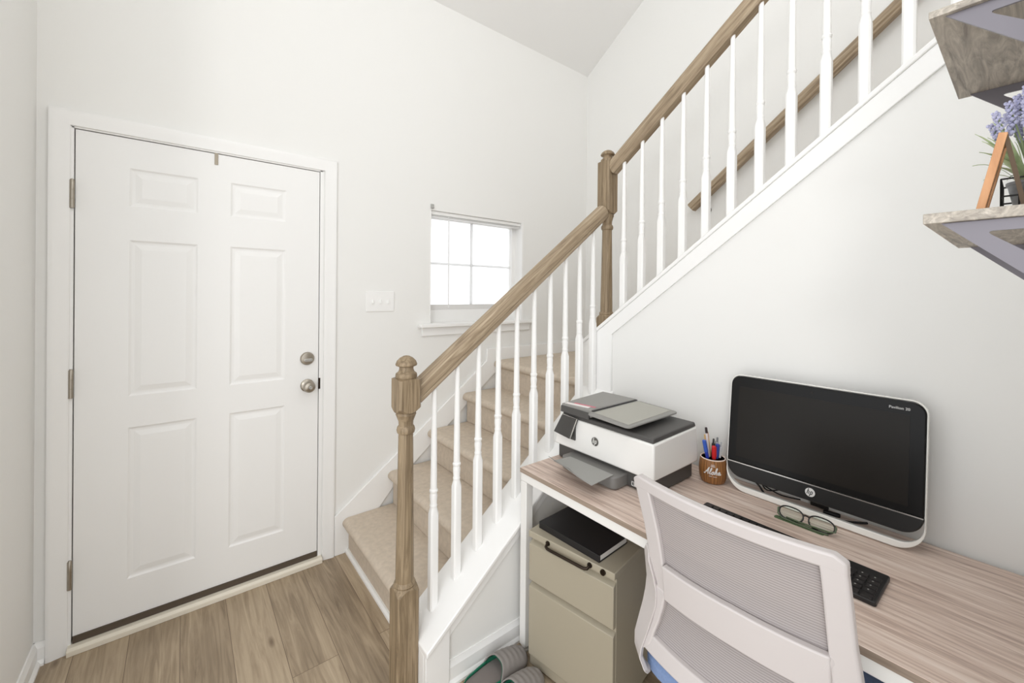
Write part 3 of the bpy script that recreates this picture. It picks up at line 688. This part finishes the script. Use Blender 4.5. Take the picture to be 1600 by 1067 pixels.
# white loop that runs round the outline and carries the weight
def loop_path(off=0.0, n=8):
    out = []; r = .065; z0 = ZD+.001-off
    P = rrect(Y0-.004-off, Y1+.004+off, z0, zt+.005+off, [.036, .036, r, r], 10)
    return P
def ring_prism(outer, inner, x0, x1):
    n = len(outer); vs = [(x0, a, b) for a, b in outer]+[(x0, a, b) for a, b in inner]+[(x1, a, b) for a, b in outer]+[(x1, a, b) for a, b in inner]; fs = []
    for i in range(n):
        j = (i+1) % n
        fs += [(i, j, n+j, n+i), (2*n+i, 2*n+j, 3*n+j, 3*n+i), (i, j, 2*n+j, 2*n+i), (n+i, n+j, 3*n+j, 3*n+i)]
    return MB().add(vs, fs)
outer = rrect(Y0-.004, Y1+.004, ZD+.0005, zt+.004, [.036, .036, .070, .070], 10)
inner = rrect(Y0-.0005, Y1+.0005, ZD+.020, zt+.0005, [.034, .034, .055, .055], 10)
mb = ring_prism(outer, inner, X0-.004, X0+.014)
O = Vector((1.583, .44, ZD+.0005)); mb.xf(Matrix.Translation(O) @ Matrix.Rotation(TL_*.95, 4, 'Y') @ Matrix.Translation(-O))
lp = PC('base_loop', mb, M_loop, bevel=.002)
lp.location.z += .0016
nrm = (-math.cos(TL_), 0, math.sin(TL_)); vz = (math.sin(TL_), 0, math.cos(TL_))
def onface(y, z, d=.0088):
    v = lean(MB().add([(X0-d, y, z)], [])).v[0]; return v
logo(pc, onface(.440, .816), (0, -1, 0), vz, nrm, .0135, M_logo_white, M_black_satin)
p0 = Vector(onface(.236, 1.128, .0066))-pc.location
R = Matrix((( 0, vz[0], nrm[0], p0.x), (-1, vz[1], nrm[1], p0.y), (0, vz[2], nrm[2], p0.z), (0, 0, 0, 1)))
text('model_lettering', 'Pavilion 20', .0105, M_logo_white, pc, R)
# tangled black cords under the screen
rnd = random.Random(3)
def wob(pts, n=40, r=.004):
    # catmull-rom through pts
    P = [Vector(p) for p in pts]; P = [P[0]]+P+[P[-1]]; out = []
    for i in range(1, len(P)-2):
        for k in range(10):
            t = k/10; a, b, c, d = P[i-1], P[i], P[i+1], P[i+2]
            out.append(.5*((2*b)+(c-a)*t+(2*a-5*b+4*c-d)*t*t+(3*b-a-3*c+d)*t**3))
    out.append(P[-2]); return out
z = ZD
tag(build('power_cord', MB().tube(wob([(1.672, .64, z+.02), (1.635, .61, z+.022), (1.610, .575, z+.006), (1.622, .535, z+.006), (1.606, .49, z+.004), (1.622, .44, z+.005), (1.608, .395, z+.004), (1.642, .345, z+.004), (1.672, .315, z+.004)]), .0034, 8), M_black), 'thick black power cord winding on the desk behind the glasses', 'cord')
tag(build('usb_cable', MB().tube(wob([(1.668, .56, z+.016), (1.640, .585, z+.014), (1.634, .60, z+.032), (1.628, .585, z+.030), (1.640, .55, z+.014), (1.642, .52, z+.014), (1.660, .49, z+.012)]), .0022, 8), M_black), 'thin black cable curled up under the left half of the screen', 'cable')
ad = MB().prism(rrect(-.008, .008, -.022, .022, .005), 'z', 0, .010)
ad.xf(Matrix.Translation((1.630, .395, z+.0085)) @ Matrix.Rotation(.2, 4, 'Z'))
tag(build('usb_plug', ad, M_black_satin, bevel=.002), 'small black plug lying on the cords under the screen', 'plug')

# ================================================================ KEYBOARD
KBA = math.atan2(1.389-1.375, .678-.218)
kb = thing('keyboard', 'slim black keyboard lying on the desk behind the office chair', 'keyboard', (1.310, .448, ZD), -KBA*.3)
build('case', MB().prism(rrect(-.070, .078, -.232, .232, .006), 'z', .001, .012), M_black, kb, bevel=.002)
kx = [(-.058, [1.25, 1, 1.25, 6.0, 1.25, 1, 1.25]), (-.036, [2.2]+[1]*10+[2.0]), (-.014, [1.8]+[1]*11+[1.6]), (.008, [1.5]+[1]*12+[1.3]), (.030, [1]*13+[2]), (.054, [1.05]*15)]
key0 = {}
def addkey(x, y, w, l):
    kk = (round(w, 4), round(l, 4))
    if kk not in key0:
        mb = MB().loft([[(-l, -w, 0), (l, -w, 0), (l, w, 0), (-l, w, 0)], [(-l+.001, -w+.001, .004), (l-.001, -w+.001, .004), (l-.001, w-.001, .004), (-l+.001, w-.001, .004)]])
        o = build('key', mb, M_key, kb, smooth=False); key0[kk] = o
    else:
        o = key0[kk].copy(); COL.objects.link(o); o.parent = kb
    o.location = (x, y, .0118)
for (x, ws) in kx:
    tot = sum(ws); y = .222; sc = (.222-(-.110))/tot
    for w_ in ws:
        L_ = w_*sc; addkey(x, y-L_/2, round(L_/2-.0015, 4), .0085); y -= L_
for x in (-.058, -.036, -.014, .008, .030):
    for j in range(4): addkey(x, -.140-.0245*j, .0105, .0085)
leg = MB()
for x in (-.036, -.014, .008, .030):
    for j in range(4):
        yy = -.140-.0245*j
        leg.add([(x+.001, yy+.004, .0161), (x+.005, yy+.004, .0161), (x+.005, yy+.001, .0161), (x+.001, yy+.001, .0161)], [(0, 1, 2, 3)])
build('key_legends', leg, mat('legend_grey', srgb(170, 168, 164), .6), kb, smooth=False)

# ================================================================ GLASSES
gl = thing('eyeglasses', 'dark-framed eyeglasses with green temples lying on the desk before the screen', 'eyeglasses', (1.512, .43, ZD))
def lens_pts(cy0, n=28):
    return [(-.004+.008*math.sin(2*math.pi*k/n), cy0+.0325*math.copysign(abs(math.cos(2*math.pi*k/n))**.75, math.cos(2*math.pi*k/n)), .0215+.0175*math.copysign(abs(math.sin(2*math.pi*k/n))**.85, math.sin(2*math.pi*k/n))) for k in range(n)]
for cy0 in (.0395, -.0395):
    rim = build('rim', MB().tube(lens_pts(cy0), .0021, 8, closed=True), M_black_satin, gl)
    P = lens_pts(cy0); build('lens', MB().add(P, [list(range(len(P)))]), M_lens, rim, smooth=False, solid=.001)
build('bridge', MB().tube([(.002, .007, .026), (-.002, .004, .030), (-.003, 0, .031), (-.002, -.004, .030), (.002, -.007, .026)], .002, 8), M_black_satin, gl)
M_temple = mat('temple_green', srgb(78, 92, 66), .4)
build('temple', MB().tube([(.003, .071, .028), (-.004, .076, .027), (-.014, .073, .014), (-.020, .060, .006), (-.024, -.020, .0045), (-.016, -.060, .004)], .0025, 8), M_temple, gl)
build('temple', MB().tube([(.003, -.071, .028), (-.004, -.076, .027), (-.010, -.075, .016), (-.012, -.060, .011), (-.018, .010, .011), (-.012, .050, .009)], .0025, 8), M_temple, gl)
for s in (1, -1): build('nose_pad', MB().lathe([(.001, -.003), (.003, -.001), (.003, .001), (.001, .003)], (-.006, s*.009, .018), 10), M_lens, gl)
tag(build('lens_cloth', MB().prism(rrect(1.486, 1.506, .380, .512, .006), 'z', ZD+.0003, ZD+.0022), mat('green_cloth', srgb(84, 104, 72), .8), bevel=.0005), 'thin dark green strip lying on the desk under the eyeglasses', 'cloth')

# ================================================================ PEN CUP
cup = thing('pen_cup', 'barrel-shaped brown wooden pen cup with white lettering beside the computer', 'cup', (1.592, .757, ZD))
build('body', MB().lathe([(.036, .0005), (.042, .004), (.047, .020), (.049, .045), (.0485, .062), (.046, .080), (.044, .090), (.0405, .090), (.0405, .078), (.041, .03), (.036, .008), (.001, .008)], (0, 0, 0), 36), M_cup, cup)
build('rim', MB().lathe([(.0442, .0895), (.0445, .0915), (.042, .093), (.0402, .0915), (.0402, .0895)], (0, 0, 0), 36), mat('rim_pale', srgb(232, 214, 200), .6), cup)
# painted lettering wrapped on the cup, facing the room
A0 = math.atan2(-.757, -1.592)
def cup_r(zz):
    P = [(.036, 0), (.042, .004), (.047, .020), (.049, .045), (.0485, .062), (.046, .080), (.044, .090)]
    for (a, b), (c, d) in zip(P[:-1], P[1:]):
        if b <= zz <= d: return a+(c-a)*(zz-b)/(d-b)
    return .045
def cup_pt(u, v): # u: metres to the viewer's right, v: height
    r = cup_r(v)+.0009; a = A0+u/.048; return (r*math.cos(a), r*math.sin(a), v)
def script(strokes, s, ox, oz, rad):
    mb = MB()
    for st_ in strokes:
        pts = wob([(x, y, 0) for x, y in st_])
        mb.tube([cup_pt(ox+(p.x+p.y*.25)*s, oz+p.y*s) for p in pts], rad, 6)
    return mb
ALOHA = [[(-.05, .05), (.15, .0), (.35, .45), (.62, 1.25), (.66, 1.2), (.66, .5), (.74, 0)], [(.22, .45), (.45, .5), (.74, .5)],
         [(.95, .25), (1.12, .7), (1.16, 1.15), (1.05, 1.2), (1.0, .8), (1.0, .2), (1.1, 0), (1.25, .1)],
         [(1.62, .5), (1.45, .45), (1.36, .2), (1.48, 0), (1.66, .08), (1.72, .32), (1.62, .5), (1.78, .5)],
         [(1.90, .1), (2.08, .7), (2.14, 1.2), (2.03, 1.25), (1.97, .8), (1.95, 0)], [(1.96, .3), (2.12, .52), (2.24, .45), (2.24, .1), (2.36, 0)],
         [(2.80, .48), (2.62, .5), (2.50, .25), (2.58, .02), (2.74, .1), (2.82, .48), (2.80, .1), (2.95, 0), (3.08, .15)]]
build('lettering', script(ALOHA, .0185, -.0300, .042, .0017), M_logo_white, cup)
for (u0, u1, v0) in ((-.013, -.002, .034), (.001, .014, .0335)): build('underline', MB().tube([cup_pt(u0+(u1-u0)*t/6, v0) for t in range(7)], .0007, 5), M_logo_white, cup)
mk = MB()
for u in (-.006, -.002, .002, .006): mk.tube([cup_pt(u, .070), cup_pt(u+(.001 if u < 0 else -.001), .078)], .0007, 5)
mk.tube([cup_pt(-.008+.016*t/6, .070) for t in range(7)], .0006, 5)
build('ornament', mk, M_logo_white, cup)

def pen(name, label, cat, base, top, r, body, tipm, kind):
    r *= 1.3
    B0, T0 = Vector(base), Vector(top); d = T0-B0; L_ = d.length
    q = d.to_track_quat('Z', 'Y').to_euler()
    e = bpy.data.objects.new(name, None); COL.objects.link(e); e.location = Vector((1.592, .757, ZD))+B0; e.rotation_euler = q
    tag(e, label, cat, 'pens and pencils in the wooden cup')
    build('barrel', MB().lathe([(r*.5, 0), (r, .012), (r, L_-.02), (r*.95, L_-.018)], (0, 0, 0), 10 if kind != 'pencil' else 6), body, e)
    if kind == 'cap':
        c = build('cap', MB().lathe([(r*1.15, L_-.045), (r*1.18, L_-.002), (r*.8, L_)], (0, 0, 0), 12), tipm, e)
        build('clip', MB().box(r*1.1, r*1.1+.0015, -.0015, .0015, L_-.040, L_-.003), tipm, c)
    elif kind == 'click':
        build('button', MB().lathe([(r*.95, L_-.022), (r*.6, L_-.018), (r*.6, L_-.002), (r*.4, L_)], (0, 0, 0), 10), tipm, e)
        build('clip', MB().box(r, r+.0015, -.002, .002, L_-.055, L_-.016), tipm, e)
    else:
        build('eraser', MB().lathe([(r*.98, L_-.022), (r*1.05, L_-.018), (r*.95, L_-.001), (r*.6, L_)], (0, 0, 0), 10), tipm, e)
    return e
P_ = lambda n, c, r=.35: mat(n, c, r)
ux, uy = math.sin(YAW), math.cos(YAW)   # away from the room; right of view is (uy,-ux)
def cp(right, away, zz): return (uy*right+ux*away, -ux*right+uy*away, zz)
pen('pencil', 'white pencil with a dark tip standing tallest in the wooden cup', 'pencil', cp(.000, .012, .012), cp(-.0270, .002, .203), .0036, P_('pen_white', srgb(226, 216, 216)), P_('pen_tip_dark', srgb(54, 42, 44)), 'pencil')
pen('pencil', 'yellow pencil standing in the wooden cup behind the red pen', 'pencil', cp(.005, .010, .012), cp(-.014, .022, .180), .004, P_('pen_yellow', srgb(222, 170, 78)), P_('eraser_tan', srgb(206, 150, 110)), 'pencil')
pen('pencil', 'orange-brown pencil leaning between the white and yellow pencils in the cup', 'pencil', cp(-.002, .018, .012), cp(-.021, .020, .170), .0038, P_('pen_orange', srgb(204, 120, 70)), P_('eraser_gold', srgb(214, 176, 110)), 'pencil')
pen('pen', 'bright blue pen leaning out on the left rim of the wooden cup', 'pen', cp(-.008, -.005, .012), cp(-.0385, -.008, .158), .0048, P_('pen_blue', srgb(40, 60, 170)), P_('pen_sky', srgb(58, 96, 190)), 'cap')
pen('pen', 'red pen in the middle of the wooden cup', 'pen', cp(.000, -.012, .012), cp(-.007, -.020, .140), .0052, P_('pen_red', srgb(196, 40, 42)), P_('cap_red', srgb(206, 36, 40)), 'cap')
pen('pen', 'black pen with a slanted clip behind the red pen in the cup', 'pen', cp(-.004, .006, .012), cp(.003, .002, .160), .0046, M_black, M_black_satin, 'click')
pen('pen', 'dark blue pen right of the red pen in the wooden cup', 'pen', cp(.004, -.008, .012), cp(.013, -.010, .144), .005, P_('pen_navy', srgb(52, 66, 138)), P_('pen_navy_cap', srgb(60, 76, 160)), 'cap')
pen('pen', 'clear grey pen at the right rim of the wooden cup', 'pen', cp(.010, .004, .012), cp(.0225, .012, .162), .0045, P_('pen_clear', srgb(190, 190, 194)), P_('pen_grey', srgb(120, 120, 122)), 'click')
pen('pen', 'slim white pen nearest the computer in the wooden cup', 'pen', cp(.016, -.004, .012), cp(.031, .000, .148), .0036, P_('pen_white_b', srgb(226, 224, 226)), P_('pen_silver', srgb(180, 180, 184)), 'click')

# ================================================================ OFFICE CHAIR
ch = thing('office_chair', 'white mesh-back office chair with a blue seat pulled up to the desk', 'office chair', (1.15, .43, 0))
ZK = [.35, .45, .52, .60, .68, .75, .85, .965, 1.0]; XK = [.93, .95, .97, .985, .985, .975, .96, .935, .927]
YCH, HW, BOW = .428, .22, .035
def lerp(v, a, b):
    if v <= a[0]: return b[0]
    for i in range(len(a)-1):
        if v <= a[i+1]:
            t = (v-a[i])/(a[i+1]-a[i]); t2 = t; return b[i]+(b[i+1]-b[i])*t2
    return b[-1]
def fx(y, z):
    t = max(-1.3, min(1.3, (y-YCH)/HW)); return lerp(z, ZK, XK)-BOW*(1-t*t)
def fsm(y, z): # smoothed profile
    return (fx(y, z-.03)+fx(y, z)+fx(y, z+.03)+fx(y, z-.015)+fx(y, z+.015))/5
def strip(mb, edges, t0=0.0, t1=.020, off=None):
    """edges: list of ((ya,za),(yb,zb)) cross lines; closed thick strip on the back surface"""
    rings = []
    for i, (a, b) in enumerate(edges):
        d = off[i] if off else (0, 0)
        xa, xb = fsm(*a)+d[0], fsm(*b)+d[1]
        rings.append([(xa+t0, a[0], a[1]), (xb+t0, b[0], b[1]), (xb+t1, b[0], b[1]), (xa+t1, a[0], a[1])])
    mb.loft(rings); return mb
fr_ = MB()
N = 24
# top rail
ed = []
for i in range(N+1):
    t = i/N; y = .653+(.203-.653)*t; e = abs(2*t-1)
    zt_ = .977-(.013*((e-.95)/.05)**2 if e > .95 else 0); zb_ = .944-(.010*((e-.84)/.16)**2 if e > .84 else 0)
    ed.append(((y, zt_), (y, min(zb_, zt_-.012))))
strip(fr_, ed, -.004, .020)
for s in (1, -1):
    Y = lambda d: YCH+s*d
    ed = []
    LEFT = [(.962, .650, .602), (.93, .646, .596), (.90, .641, .592), (.85, .632, .584), (.80, .626, .578), (.76, .622, .575), (.73, .612, .573), (.70, .602, .574), (.67, .600, .576)]
    RIGHT = [(.962, .2045, .245), (.93, .2025, .2425), (.90, .201, .2415), (.85, .1985, .240), (.80, .196, .238), (.76, .192, .236), (.73, .189, .235), (.70, .187, .234), (.67, .186, .233)]
    for (zz, o_, i_) in (LEFT if s > 0 else RIGHT): ed.append(((o_, zz), (i_, zz)))
    strip(fr_, ed, -.004, .018)
    ed = [((Y(.190), .695), (Y(.142), .695)), ((Y(.178), .65), (Y(.152), .65)), ((Y(.186), .60), (Y(.166), .60)), ((Y(.196), .565), (Y(.176), .572)), ((Y(.208), .525), (Y(.182), .545)), ((Y(.212), .505), (Y(.188), .530))]
    strip(fr_, ed, -.006, .016)
build('back_frame', fr_, M_plastic, ch, world=True, bevel=.005, segs=3)
for s in (1, -1):
    Y = lambda d: YCH+s*d
    W2 = MB()
    ed = [((Y(.214), .778), (Y(.196), .775)), ((Y(.228), .755), (Y(.190), .752)), ((Y(.228), .72), (Y(.178), .715)), ((Y(.226), .68), (Y(.170), .68)), ((Y(.232), .64), (Y(.172), .64)), ((Y(.240), .60), (Y(.184), .60)), ((Y(.250), .555), (Y(.196), .555)), ((Y(.258), .51), (Y(.208), .51)), ((Y(.252), .485), (Y(.208), .488)), ((Y(.226), .463), (Y(.190), .466)), ((Y(.196), .462), (Y(.180), .470))]
    off = [(.012, .004)]+[(.018, -.008)]*8+[(.020, .0)]*2
    strip(W2, ed, -.004, .012, off)
    build('side_wing', W2, M_plastic, ch, world=True, bevel=.004, segs=3)
lb = MB(); ed = []
for i in range(N+1):
    t = i/N; y = .574+(.232-.574)*t; e = abs(2*t-1); ed.append(((y, .770-.004*e), (y, .676+.004*(1-e))))
strip(lb, ed, -.010, .010)
build('lumbar_bar', lb, M_plastic, ch, world=True, bevel=.004, segs=3)
lb = MB(); ed = []
for i in range(N+1):
    t = i/N; y = .632+(.224-.632)*t; ed.append(((y, .557), (y, .514)))
strip(lb, ed, -.004, .014)
build('lower_bar', lb, M_plastic, ch, world=True, bevel=.004, segs=3)
build('mesh_back', MB().grid(lambda u, v: (fsm(.620+(.216-.620)*u*1.0, .545+(.952-.545)*v)+.010, .620+(.216-.620)*u+(-.012+.02*v)*0, .545+(.952-.545)*v), 25, 25), M_mesh, ch, world=True)
def cushion(u, v):
    a = 2*math.pi*u; c, s_ = math.cos(a), math.sin(a); e = .35
    sx, sy = math.copysign(abs(c)**e, c), math.copysign(abs(s_)**e, s_)
    prof = [(.0, .438), (.94, .438), (1.0, .455), (1.0, .480), (.95, .498), (.80, .506), (0, .510)]
    k = v*(len(prof)-1); i = min(int(k), len(prof)-2); f_ = k-i
    r = prof[i][0]+(prof[i+1][0]-prof[i][0])*f_; zz = prof[i][1]+(prof[i+1][1]-prof[i][1])*f_
    return (1.185+.225*sx*r, YCH+.236*sy*r, zz)
build('seat', MB().grid(cushion, 48, 25, closed_u=True), M_blue, ch, world=True)
build('seat_shell', MB().prism(rrect(.985, 1.36, .25, .61, .05), 'z', .415, .440), M_plastic, ch, world=True, bevel=.006)
build('back_bracket', MB().tube([(1.10, YCH, .408), (1.0, YCH, .412), (.955, YCH, .45), (.945, YCH, .53)], .020, 12), M_plastic, ch, world=True)
build('gas_column', MB().lathe([(.025, .10), (.025, .26), (.015, .262), (.015, .418)], (1.17, YCH, 0), 18), M_black, ch, world=True)
sb = MB().lathe([(.035, .085), (.035, .125)], (1.17, YCH, 0), 18)
build('hub', sb, M_plastic, ch, world=True)
for k in range(5):
    a = 2*math.pi*k/5+.3; c, s_ = math.cos(a), math.sin(a); cx_, cy_ = 1.17, YCH
    lg = build('star_leg', MB().tube([(cx_+.02*c, cy_+.02*s_, .105), (cx_+.15*c, cy_+.15*s_, .092), (cx_+.27*c, cy_+.27*s_, .074)], [.020, .016, .012], 10), M_plastic, ch, world=True)
    wheel = MB().lathe([(.001, -.018), (.027, -.018), (.029, -.012), (.029, .012), (.027, .018), (.001, .018)], (0, 0, 0), 18, 'x')
    wheel.xf(Matrix.Translation((cx_+.275*c-ch.location.x, cy_+.275*s_-ch.location.y, .0295)) @ Matrix.Rotation(a+math.pi/2, 4, 'Z'))
    build('caster', wheel, M_black, lg)

# ================================================================ SLIPPERS
def slipper(label, loc, rz):
    e = thing('slipper', label, 'slipper', loc, rz, 'pair of grey slippers by the desk leg')
    L_, wv = .27, lambda t: .048*(1-.10*math.cos(2*math.pi*t))*(1 if t > .12 else (.62+.38*math.sin(math.pi/2*t/.12)))*(1 if t < .86 else math.sqrt(max(.04, 1-((t-.86)/.142)**2)))
    def ring(t, z, f): x = L_*t; return x, wv(t)*f, z
    # sole: heel at x=0, toe at x=L
    n = 30; rim = [(L_*k/n, wv(k/n)) for k in range(n+1)]+[(L_*k/n, -wv(k/n)) for k in range(n, -1, -1)]
    build('sole', MB().prism(rim, 'z', 0, .022), M_sandal, e, bevel=.006, segs=3)
    ins = [(.012+(x-.012)*.97, y*.90) for x, y in rim]
    build('footbed', MB().prism(ins, 'z', .021, .0245), mat('footbed_grey', srgb(126, 118, 114), .85, bump=.3, bscale=200) if 'footbed_grey' not in bpy.data.materials else bpy.data.materials['footbed_grey'], e, bevel=.001)
    def upper(off):
        def fn(u, v):
            t = .53+.445*v; a = math.pi*u
            hgt = (.066*(1-.55*v**1.6))*(1-.10*(1-v)); w_ = wv(t)*1.03+.001
            lip = .06*(1-abs(math.cos(a)))*(1-v)*-.3
            wave = .0016*math.sin(v*34)*math.sin(a)
            return (L_*(t+lip+(-.12*(abs(math.cos(a))**3))*(1-v)), math.cos(a)*(w_-off), .012+(math.sin(a)**.75)*(hgt-off+wave))
        return fn
    build('upper', MB().grid(upper(0), 28, 26), M_sandal, e, solid=.004)
    build('lining', MB().grid(upper(.005), 28, 26), M_green, e)
    def wall_rim(u, v):
        a = math.pi*(u*2-1)*.5
        # low green heel rim around the opening
        t = .45*(1-math.cos(a)) if True else 0
        y = math.copysign(wv(max(.0, t))*(.98), a) if abs(a) > .02 else 0
        return (L_*t, y*(1-.06*v), .020+.016*v*(.35+.65*abs(math.sin(a))))
    build('inner_rim', MB().grid(wall_rim, 41, 4), M_green, e, solid=.003)
    return e
slipper('grey slipper with green lining, the one nearer the knee wall baseboard', (.800, 1.243, .0005), math.radians(1))
slipper('grey slipper with green lining, the one in front of the filing cabinet', (.787, 1.120, .0005), math.radians(4))

# ================================================================ WALL SHELVES
S = .78
def shelf(label, x0, x1, yt, zb, zt):
    e = thing('wall_shelf', label, 'shelf', (x0, -.065, zb))
    build('board', MB().box(x0, x1, -.064, yt, zb, zt), M_shelf, e, world=True, bevel=.0008)
    for xx in (x0+.010, x1-.014):
        d = yt-.018+.064     # bracket reach
        tri = [(yt-.018, zb), (-.064, zb), (-.064, zb-d*.98), (-.058, zb-d*.98)]
        c1, c2, c3 = (yt-.060, zb-.016), (-.050, zb-.016), (-.050, zb-.016-(d-.052)*.80)
        # triangular plate with a rounded triangular cut-out
        hole = []
        for (p, a, b) in ((c1, c2, c3), (c2, c3, c1), (c3, c1, c2)):
            p, a, b = Vector(p), Vector(a), Vector(b)
            u_, v_ = (b-p).normalized()*.010, (a-p).normalized()*.010
            for k in range(6):
                t = k/5; hole.append(tuple((p+u_)*(1-t)**2+p*2*t*(1-t)+(p+v_)*t*t))
        bm = bmesh.new()
        ov = [bm.verts.new((xx, *q)) for q in [(yt-.018, zb-.0005), (-.064, zb-.0005), (-.064, zb-d*.98)]]; hv = [bm.verts.new((xx, *q)) for q in hole]
        es = [bm.edges.new((ov[i], ov[(i+1) % 3])) for i in range(3)]+[bm.edges.new((hv[i], hv[(i+1) % len(hv)])) for i in range(len(hv))]
        bmesh.ops.triangle_fill(bm, edges=es, use_beauty=True)
        bm.verts.index_update()
        vs = [tuple(v.co) for v in bm.verts]; fs = [[v.index for v in f.verts] for f in bm.faces]; bm.free()
        build('bracket', MB().add(vs, fs), M_bracket, e, world=True, smooth=False, solid=.004)
    return e
shelf('upper grey wooden wall shelf at the top right corner with triangular metal bracket', 1.165*S, 1.70*S, .134*S, EYE+.556*S, EYE+.570*S)
shelf('lower grey wooden wall shelf carrying the lavender plant and the wooden frame', 1.10*S, 1.70*S, .131*S, EYE+.139*S, EYE+.158*S)
ZS = EYE+.158*S
fr = thing('picture_frame', 'small leaning orange wooden frame seen edge-on beside the potted plant', 'frame', (.905, .045, ZS))
sl = math.atan2(-.021, .106)
def frm(mb): return mb.xf(Matrix.Translation((0, 0, .0004)) @ Matrix.Rotation(-sl, 4, 'X'))
m_ = MB(); Wd, Hh, Td = .056, .112, .0088
m_.box(0, .012, 0, Td, 0, Hh).box(Wd-.012, Wd, 0, Td, 0, Hh).box(.012, Wd-.012, 0, Td, 0, .012).box(.012, Wd-.012, 0, Td, Hh-.012, Hh)
build('moulding', frm(m_), M_frame, fr, bevel=.0006)
build('backing', frm(MB().box(.010, Wd-.010, .002, .006, .010, Hh-.010)), M_mirror_dark, fr, smooth=False)
build('easel_strut', MB().hexa([(.004, -.040, .0005), (.012, -.040, .0005), (.012, -.035, .0005), (.004, -.035, .0005), (.004, -.022, .108), (.012, -.022, .108), (.012, -.017, .108), (.004, -.017, .108)]), M_mirror_dark, fr, smooth=False)
# plant: pot in a wire basket with lavender
pl = thing('potted_plant', 'artificial lavender plant in a grey pot inside a black wire basket on the shelf', 'plant', (1.005, -.004, ZS))
build('pot', MB().lathe([(.020, .004), (.022, .006), (.030, .048), (.032, .050), (.032, .054), (.029, .054), (.027, .044), (.001, .044)], (0, 0, 0), 26), M_pot, pl)
wb = MB()
for zz, r_ in ((.003, .037), (.030, .037), (.056, .037)):
    wb.tube([(r_*1.05*a, r_*.95*b, zz) for a, b in ((-1, -1), (1, -1), (1, 1), (-1, 1))], .0013, 6, closed=True)
for k in range(5):
    t = -1+2*k/4
    for (a, b) in ((t, -1), (t, 1), (-1, t), (1, t)): wb.tube([(.0388*a, .0352*b, .003), (.0388*a, .0352*b, .056)], .0011, 6)
build('wire_basket', wb, M_wire, pl)
rp = random.Random(11)
def leaf(base, tip, bend, w_):
    b0, t0 = Vector(base), Vector(tip); n = 8; rings = []; ctrl = (b0+t0)/2+Vector((0, 0, bend))
    side = (t0-b0).cross(Vector((0, 0, 1))); side = side.normalized() if side.length > 1e-4 else Vector((1, 0, 0)); mb = MB()
    for i in range(n+1):
        t = i/n; p = b0*(1-t)**2+ctrl*2*t*(1-t)+t0*t*t; ww = w_*math.sin(math.pi*min(1, .15+.85*t))**.8*(1 if t < 1 else .1)+.0002
        rings.append([p+side*ww, p+Vector((0, 0, .0006)), p-side*ww, p-Vector((0, 0, .0006))])
    return mb.loft(rings)
lf = MB()
for k in range(26):
    a = rp.uniform(0, 2*math.pi); r_ = rp.uniform(.02, .075); h_ = rp.uniform(.06, .135)
    yy = max(r_*math.sin(a), -.045); xx = max(r_*math.cos(a), -.038)
    lf2 = leaf((.012*math.cos(a), .012*math.sin(a), .043), (xx, yy, h_), .03, .0026); lf.add(lf2.v, lf2.f)
for (tx, ty, tz_) in ((-.038, .046, .092), (-.036, .040, .110), (-.034, .046, .075), (-.039, .052, .10), (-.040, .062, .132), (-.035, .055, .12), (-.03, .058, .105), (-.02, .05, .128), (-.038, .05, .115), (-.040, .044, .145)):
    lf2 = leaf((-.008, .008, .043), (tx, ty, tz_), .025, .0036); lf.add(lf2.v, lf2.f)
build('leaves', lf, M_leaf, pl)
tips = [(-.040, .040, .152), (-.030, .028, .166), (-.012, .020, .178), (.006, .030, .160), (.02, .006, .172), (-.038, .012, .160), (.0, .0, .150), (.03, .02, .150), (-.02, .045, .140), (.015, -.02, .165), (-.022, .012, .188)]
for (tx, ty, tz_) in tips:
    P = [Vector((.006*math.copysign(1, tx), .004, .044)), Vector((tx*.5, ty*.5, tz_*.62)), Vector((tx, ty, tz_))]
    stm = build('flower_stem', MB().tube(wob(P), .0011, 6), M_stem, pl)
    bl_ = MB(); d = (P[2]-P[1]).normalized()
    for k in range(34):
        t = k/33; c_ = P[2]-d*(.038*(1-t)-.006); rr = .0058*(1-.55*t); a = k*2.4
        s_ = Vector((math.cos(a), math.sin(a), .15))*rr; q = c_+s_; e_ = rp.uniform(.0018, .0032)
        bl_.lathe([(.0003, -e_), (e_*.8, -e_*.4), (e_, .2*e_), (e_*.6, .8*e_), (.0003, e_*1.1)], tuple(q), 6)
    build('flower_head', bl_, M_lav, stm)
